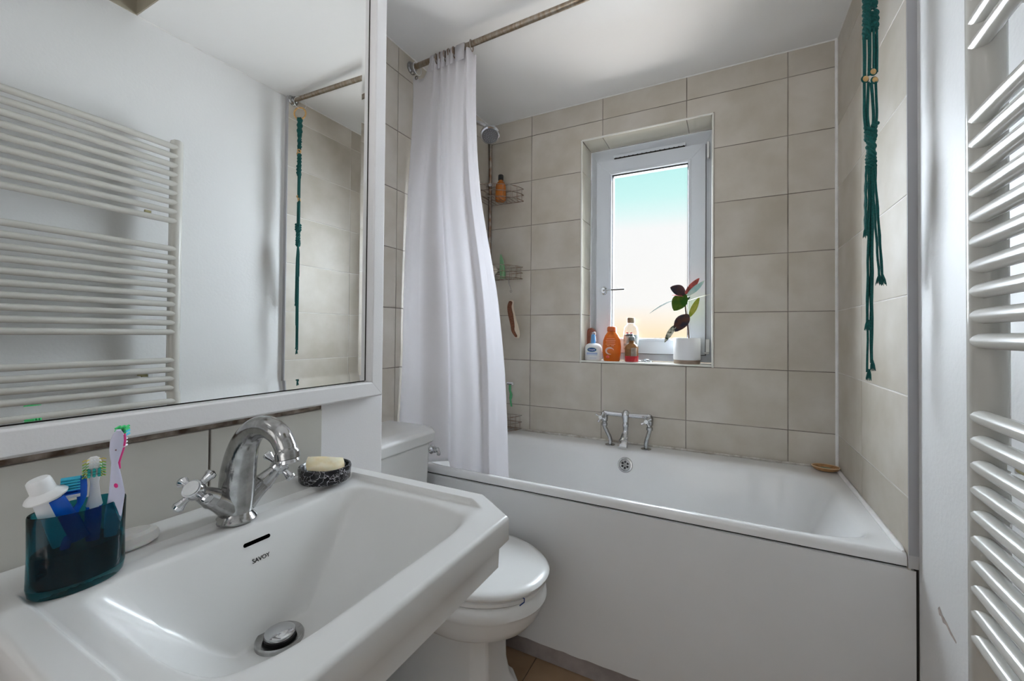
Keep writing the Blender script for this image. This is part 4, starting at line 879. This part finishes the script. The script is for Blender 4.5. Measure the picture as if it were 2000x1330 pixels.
# white pump bottle
c_ = sp_at(1158.5, .040)
pb = thing('pump_bottle', c_, 'white lotion pump bottle with a blue oval label on the window sill', 'bottle', 'bottles on the window sill')
def oval_lathe(prof, c, sx, sy, n=40, name='body', m=None, parent=None, sq=1): return MB().lathe([(r, z) for r, z in prof], c, (0,0,1), n, sx, sy).build(name, m, parent)
oval_lathe([(.0001,0),(.92,0),(1.0,.004),(1.02,.05),(1.0,.068),(.88,.080),(.6,.087),(.42,.089)], c_, .0445, .024, name='body', m=PLAST, parent=pb)
MB().lathe([(.018,.085),(.018,.100),(.014,.112),(.013,.126),(.0145,.128),(.0145,.142),(.011,.148),(.0001,.149)], c_, (0,0,1), 28).build('pump', thin_glass('clear_cap', (.86, .92, .96), .12, .1), pb)
MB().lathe([(.0001,.090),(.0115,.090),(.0115,.124),(.009,.135),(.0001,.136)], c_, (0,0,1), 20).build('pump_core', mat('blue_core', (.04, .28, .60), .4), pb)
MB().tube([(c_.x, c_.y, SZ+.143), (c_.x+.012, c_.y-.014, SZ+.146)], .005, 10).build('nozzle', PLAST, pb)
fy = c_.y-.0245
MB().lathe([(.0001,.0),(1,.0),(1,.0006),(.0001,.0008)], (c_.x, fy-.0002, SZ+.056), (0,-1,0), 32, .0245, .0115).build('label_green_ring', mat('label_green', (.12, .35, .20), .4), pb)
MB().lathe([(.0001,.0008),(1,.0008),(1,.0013),(.0001,.0014)], (c_.x, fy-.0002, SZ+.056), (0,-1,0), 32, .0225, .0100).build('label_oval', mat('label_blue', (.01, .07, .28), .4), pb)
tv, tf = text_mesh('Cetaphil', .0100); MB().add([(c_.x+x, fy-.0019-z, SZ+.056+y) for x, y, z in tv], tf).build('lettering', PLAST, pb, smooth=False)
MB().box((c_.x-.028, fy-.0003, SZ+.033), (c_.x+.028, fy+.004, SZ+.041)).box((c_.x-.028, fy-.0003, SZ+.028), (c_.x+.028, fy+.004, SZ+.030)).box((c_.x-.012, fy-.0003, SZ+.0125), (c_.x+.022, fy+.004, SZ+.014)).build('label_lines', mat('label_pale_blue', (.35, .45, .68), .5), pb, smooth=False)
# brown brush block behind it
c_ = sp_at(1152, .105); q = MB()
strip([c_+Vector((-.006, 0, .0)), c_+Vector((-.004, 0, .06)), c_+Vector((.004, 0, .13)), c_+Vector((.012, 0, .160)), c_+Vector((.016,0,.168))], [.030, .032, .030, .022, .008], .012, mat('red_brown_wood', (.24, .075, .045), .4, var=.25, vscale=25), 'wooden_brush', None, (1,0,0))
tag(bpy.data.objects['wooden_brush'], 'reddish brown brush back leaning in the left corner of the window sill', 'brush')
# orange shampoo bottle
c_ = sp_at(1194.5, .036)
sb = thing('shampoo_bottle', c_, 'translucent orange shampoo bottle, largest on the window sill', 'bottle', 'bottles on the window sill')
ORG = mat('orange_plastic', (.72, .20, .03), .14, trans=.45, ior=1.2, coat=.2)
oval_lathe([(.0001,0),(.86,0),(.95,.004),(1.06,.045),(1.08,.075),(1.0,.105),(.78,.130),(.5,.148),(.40,.152)], c_, .0440, .026, name='body', m=ORG, parent=sb)
MB().lathe([(.0205,.150),(.0235,.153),(.0235,.170),(.019,.176),(.0001,.177)], c_, (0,0,1), 28).build('cap', mat('orange_cap', (.55, .11, .025), .25), sb)
fy = c_.y-.0275
b = MB(); b.tube([(c_.x+.020*math.cos(a)-.002, fy-.001+abs(math.cos(a))*.003, SZ+.052+.016*math.sin(a)) for a in [PI*.1+i*PI*1.5/18 for i in range(19)]], [.0008+.0042*math.sin(PI*i/18) for i in range(19)], 6).build('label_swirl', mat('label_silver', (.62, .50, .46), .4), sb)
b = MB()
for z, w_ in ((.113, .020), (.104, .024), (.096, .022), (.086, .024), (.078, .018)): b.box((c_.x-w_, fy-.0001, SZ+z), (c_.x+w_, fy+.006, SZ+z+.0022))
b.build('label_lines', mat('label_orange', (.75, .42, .28), .5), sb, smooth=False)
MB().ball((c_.x-.014, fy+.002, SZ+.022), .009, 14, (1,.4,.8)).build('label_spot', mat('label_red', (.65, .10, .08), .4), sb)
# amber bottle with red liquid
c_ = sp_at(1233.5, .030)
am = thing('amber_bottle', c_, 'small brown bottle with red liquid in front of the clear bottle on the sill', 'bottle', 'bottles on the window sill')
MB().lathe([(.0001,.001),(.031,.001),(.0335,.006),(.0335,.030)], c_, (0,0,1), 32).build('red_liquid', mat('red_liquid', (.50, .02, .03), .1, coat=.3), am)
MB().lathe([(.0330,.030),(.0330,.072),(.028,.084),(.015,.094),(.0125,.098),(.0125,.108)], c_, (0,0,1), 32).build('body', mat('amber_glass', (.42, .20, .07), .1, trans=.6, ior=1.2, coat=.3), am)
MB().box((c_.x+.004, c_.y-.0345, SZ+.030), (c_.x+.028, c_.y-.022, SZ+.070)).build('label', mat('grey_label', (.30, .25, .20), .5, var=.2, vscale=80), am, smooth=False)
MB().lathe([(.0145,.106),(.0155,.108),(.0155,.124),(.009,.130),(.006,.140),(.0001,.141)], c_, (0,0,1), 22).tube([(c_.x, c_.y, SZ+.135), (c_.x-.026, c_.y-.008, SZ+.136)], .0048, 10).build('pump_top', mat('grey_pump', (.12, .13, .13), .4), am)
# clear bottle behind
c_ = sp_at(1232, .092)
cb = thing('clear_bottle', c_, 'tall clear bottle with a brown cap, behind the small brown bottle on the sill', 'bottle', 'bottles on the window sill')
CLR = thin_glass('clear_plastic', (.93, .93, .94), .10, .06)
MB().lathe([(.0001,.001),(.034,.001),(.037,.006),(.037,.150),(.033,.172),(.020,.188),(.017,.192),(.017,.196)], c_, (0,0,1), 36).build('body', CLR, cb)
MB().lathe([(.0185,.195),(.0195,.197),(.0195,.220),(.0175,.223),(.0001,.224)], c_, (0,0,1), 26).build('cap', mat('brown_cap', (.30, .23, .15), .5, var=.15, vscale=60, stretch=(1,1,.1)), cb)
b = MB(); b.lathe([(.0376,.06),(.0376,.135)], c_, (0,0,1), 36, cap=False).build('label', mat('bottle_label', (.62, .62, .60), .5, vscale=45, col2=(.20, .25, .24), detail=2), cb)
for a in (-.3, .25): MB().ball((c_.x+.037*math.sin(a)*1.0, c_.y-.037*math.cos(a), SZ+.142), .0055, 12, (1.2,.3,1)).build('label_berry', mat('label_red2', (.55, .02, .03), .4), cb)
# chain/pebbles on the sill
c_ = sp_at(1262, .032); b = MB(); random.seed(3)
for i in range(26):
    a = i*.62; R_ = .003+.0012*i*.9; p = c_+Vector((R_*math.cos(a)*1.1, R_*math.sin(a)*.5, .004+random.uniform(0, .011)*(1-i/32))); b.torus(p, .0055, .0014, (random.uniform(-1,1), random.uniform(-1,1), .8), 10, 5)
ch = b.build('bead_chain', mat('silver_chain', (.42, .44, .46), .3, 1)); tag(ch, 'little heap of silver chain on the window sill left of the plant pot', 'chain')
# plant
c_ = sp_at(1341.5, .058); c_.z = SZ
pot = thing('potted_rubber_plant', c_, 'small variegated rubber plant in a white pot at the right of the window sill', 'plant')
R_ = .0605
MB().lathe([(.0001,.018),(R_*.96,.018),(R_,.022),(R_,.120),(R_*.985,.122),(R_*.94,.120),(R_*.94,.105),(.0001,.103)], c_, (0,0,1), 48).build('pot', mat('pot_white', (.80, .81, .84), .35), pot)
MB().lathe([(.0001,0),(R_*.96,0),(R_*.97,.002),(R_*.97,.018),(.0001,.018)], c_, (0,0,1), 48).build('pot_base', mat('pot_base_wood', (.30, .23, .18), .6, var=.15, vscale=30, stretch=(1,1,6)), pot)
MB().lathe([(.0001,.107),(R_*.93,.104)], c_, (0,0,1), 32).build('soil', mat('soil', (.05, .035, .025), .9, bump=1, bscale=90), pot)
PYL = .060
st = [at(x, y, 1, PYL) for x, y in ((1345.5, 668), (1344, 645), (1341, 622), (1339, 605), (1338, 590), (1337, 577), (1337, 570))]
MB().tube(crom(st, 5), [.0042-.0018*i/30 for i in range(31)], 10).build('stem', mat('stem_brown', (.085, .05, .04), .7, bump=.5, bscale=100), pot)
def leaf(base, tip, w, m, curve=0, normal=(0,-1,.3), fold=.15, yb=PYL, yt=PYL):
    B = at(*base, 1, yb); T2 = at(*tip, 1, yt); ax = T2-B; L = ax.length; ax.normalize(); nn = Vector(normal); nn = (nn-ax*nn.dot(ax)).normalized(); sd_ = ax.cross(nn)
    b = MB(); vs = []; n_ = 14; k = 6
    for i in range(n_+1):
        t = i/n_; ww = w*(math.sin(PI*min(1, t*.97+.015))**.75)*(1-.25*t); c0_ = B+ax*L*t+nn*curve*math.sin(PI*t)
        if i == n_: ww = .0004
        for j in range(k+1): s = j/k*2-1; vs.append(c0_+sd_*ww*s+nn*(abs(s)**1.3*ww*fold))
    fs = [(i*(k+1)+j, i*(k+1)+j+1, (i+1)*(k+1)+j+1, (i+1)*(k+1)+j) for i in range(n_) for j in range(k)]
    return b.add(vs, fs).build('leaf', m, pot, solid=.0008, angle=180)
def lm(name, a, c, sc=35): return mat(name, a, .7, vscale=sc, col2=c, detail=2, spec=.08)
L1 = lm('leaf_dark', (.02, .035, .03), (.07, .10, .07)); L2 = lm('leaf_bronze', (.035, .035, .05), (.10, .045, .035)); L3 = lm('leaf_green', (.03, .10, .015), (.10, .16, .02)); L4 = lm('leaf_pink', (.50, .10, .09), (.20, .06, .05)); L5 = lm('leaf_silver', (.30, .48, .47), (.45, .55, .52)); L6 = lm('leaf_lime', (.22, .26, .03), (.35, .33, .08)); L7 = lm('leaf_cream', (.72, .68, .60), (.60, .62, .50)); L8 = lm('leaf_variegated', (.03, .05, .03), (.60, .60, .50), 70)
leaf((1322, 584), (1269, 612), .010, L1, .006, (0,-.25,1), yt=.02)
leaf((1339, 574), (1309, 561), .034, L2, .004, (.1,-.9,.5), .1, yt=.045)
leaf((1337, 580), (1312, 576.5), .0075, L4, .002, (0,-.5,.9), yt=.03)
leaf((1339, 574), (1316, 607), .0420, L3, .004, (-.2,-1,.1), yt=.05)
leaf((1338, 575), (1366, 543), .0165, L4, .004, (.3,-.8,.2), .25)
leaf((1341, 578), (1376, 548), .0150, L5, .004, (.2,-.9,-.2), .2, yt=.045)
leaf((1340, 589), (1391, 573.5), .0045, L7, .001, (0,-.4,1), yt=.050)
leaf((1346, 620), (1366, 580), .0155, L6, .003, (.2,-.9,.1), .2, yb=.066, yt=.075)
leaf((1338, 588), (1348, 580), .007, L1, .001, (0,-1,.2))
leaf((1345, 614), (1318, 648), .0360, L2, .006, (-.1,-1,.3), .2, yb=.055, yt=.03)
leaf((1321, 633), (1298, 669), .0160, L8, .004, (-.2,-.9,.2), .25, yb=.04, yt=.02)
MB().tube([at(1342, 618, 1, .055), at(1330, 628, 1, .048), at(1320, 634, 1, .04)], .0012, 6).tube([at(1338, 588, 1, .06), at(1322, 584, 1, .058)], .0012, 6).build('leaf_stalk', MATS['stem_brown'], pot)
# unseen lamp disc added behind the camera, above the overhead fill
lp = thing('added_ceiling_lamp', (-.62, -2.45, CEIL), 'added round white flush ceiling lamp, unseen behind the camera', 'lamp')
MB().lathe([(.0001,-.02),(.10,-.02),(.11,0),(.0001,0)], (-.62, -2.45, CEIL-.0), (0,0,1), 40).build('added_lamp_base', PLAST, lp)
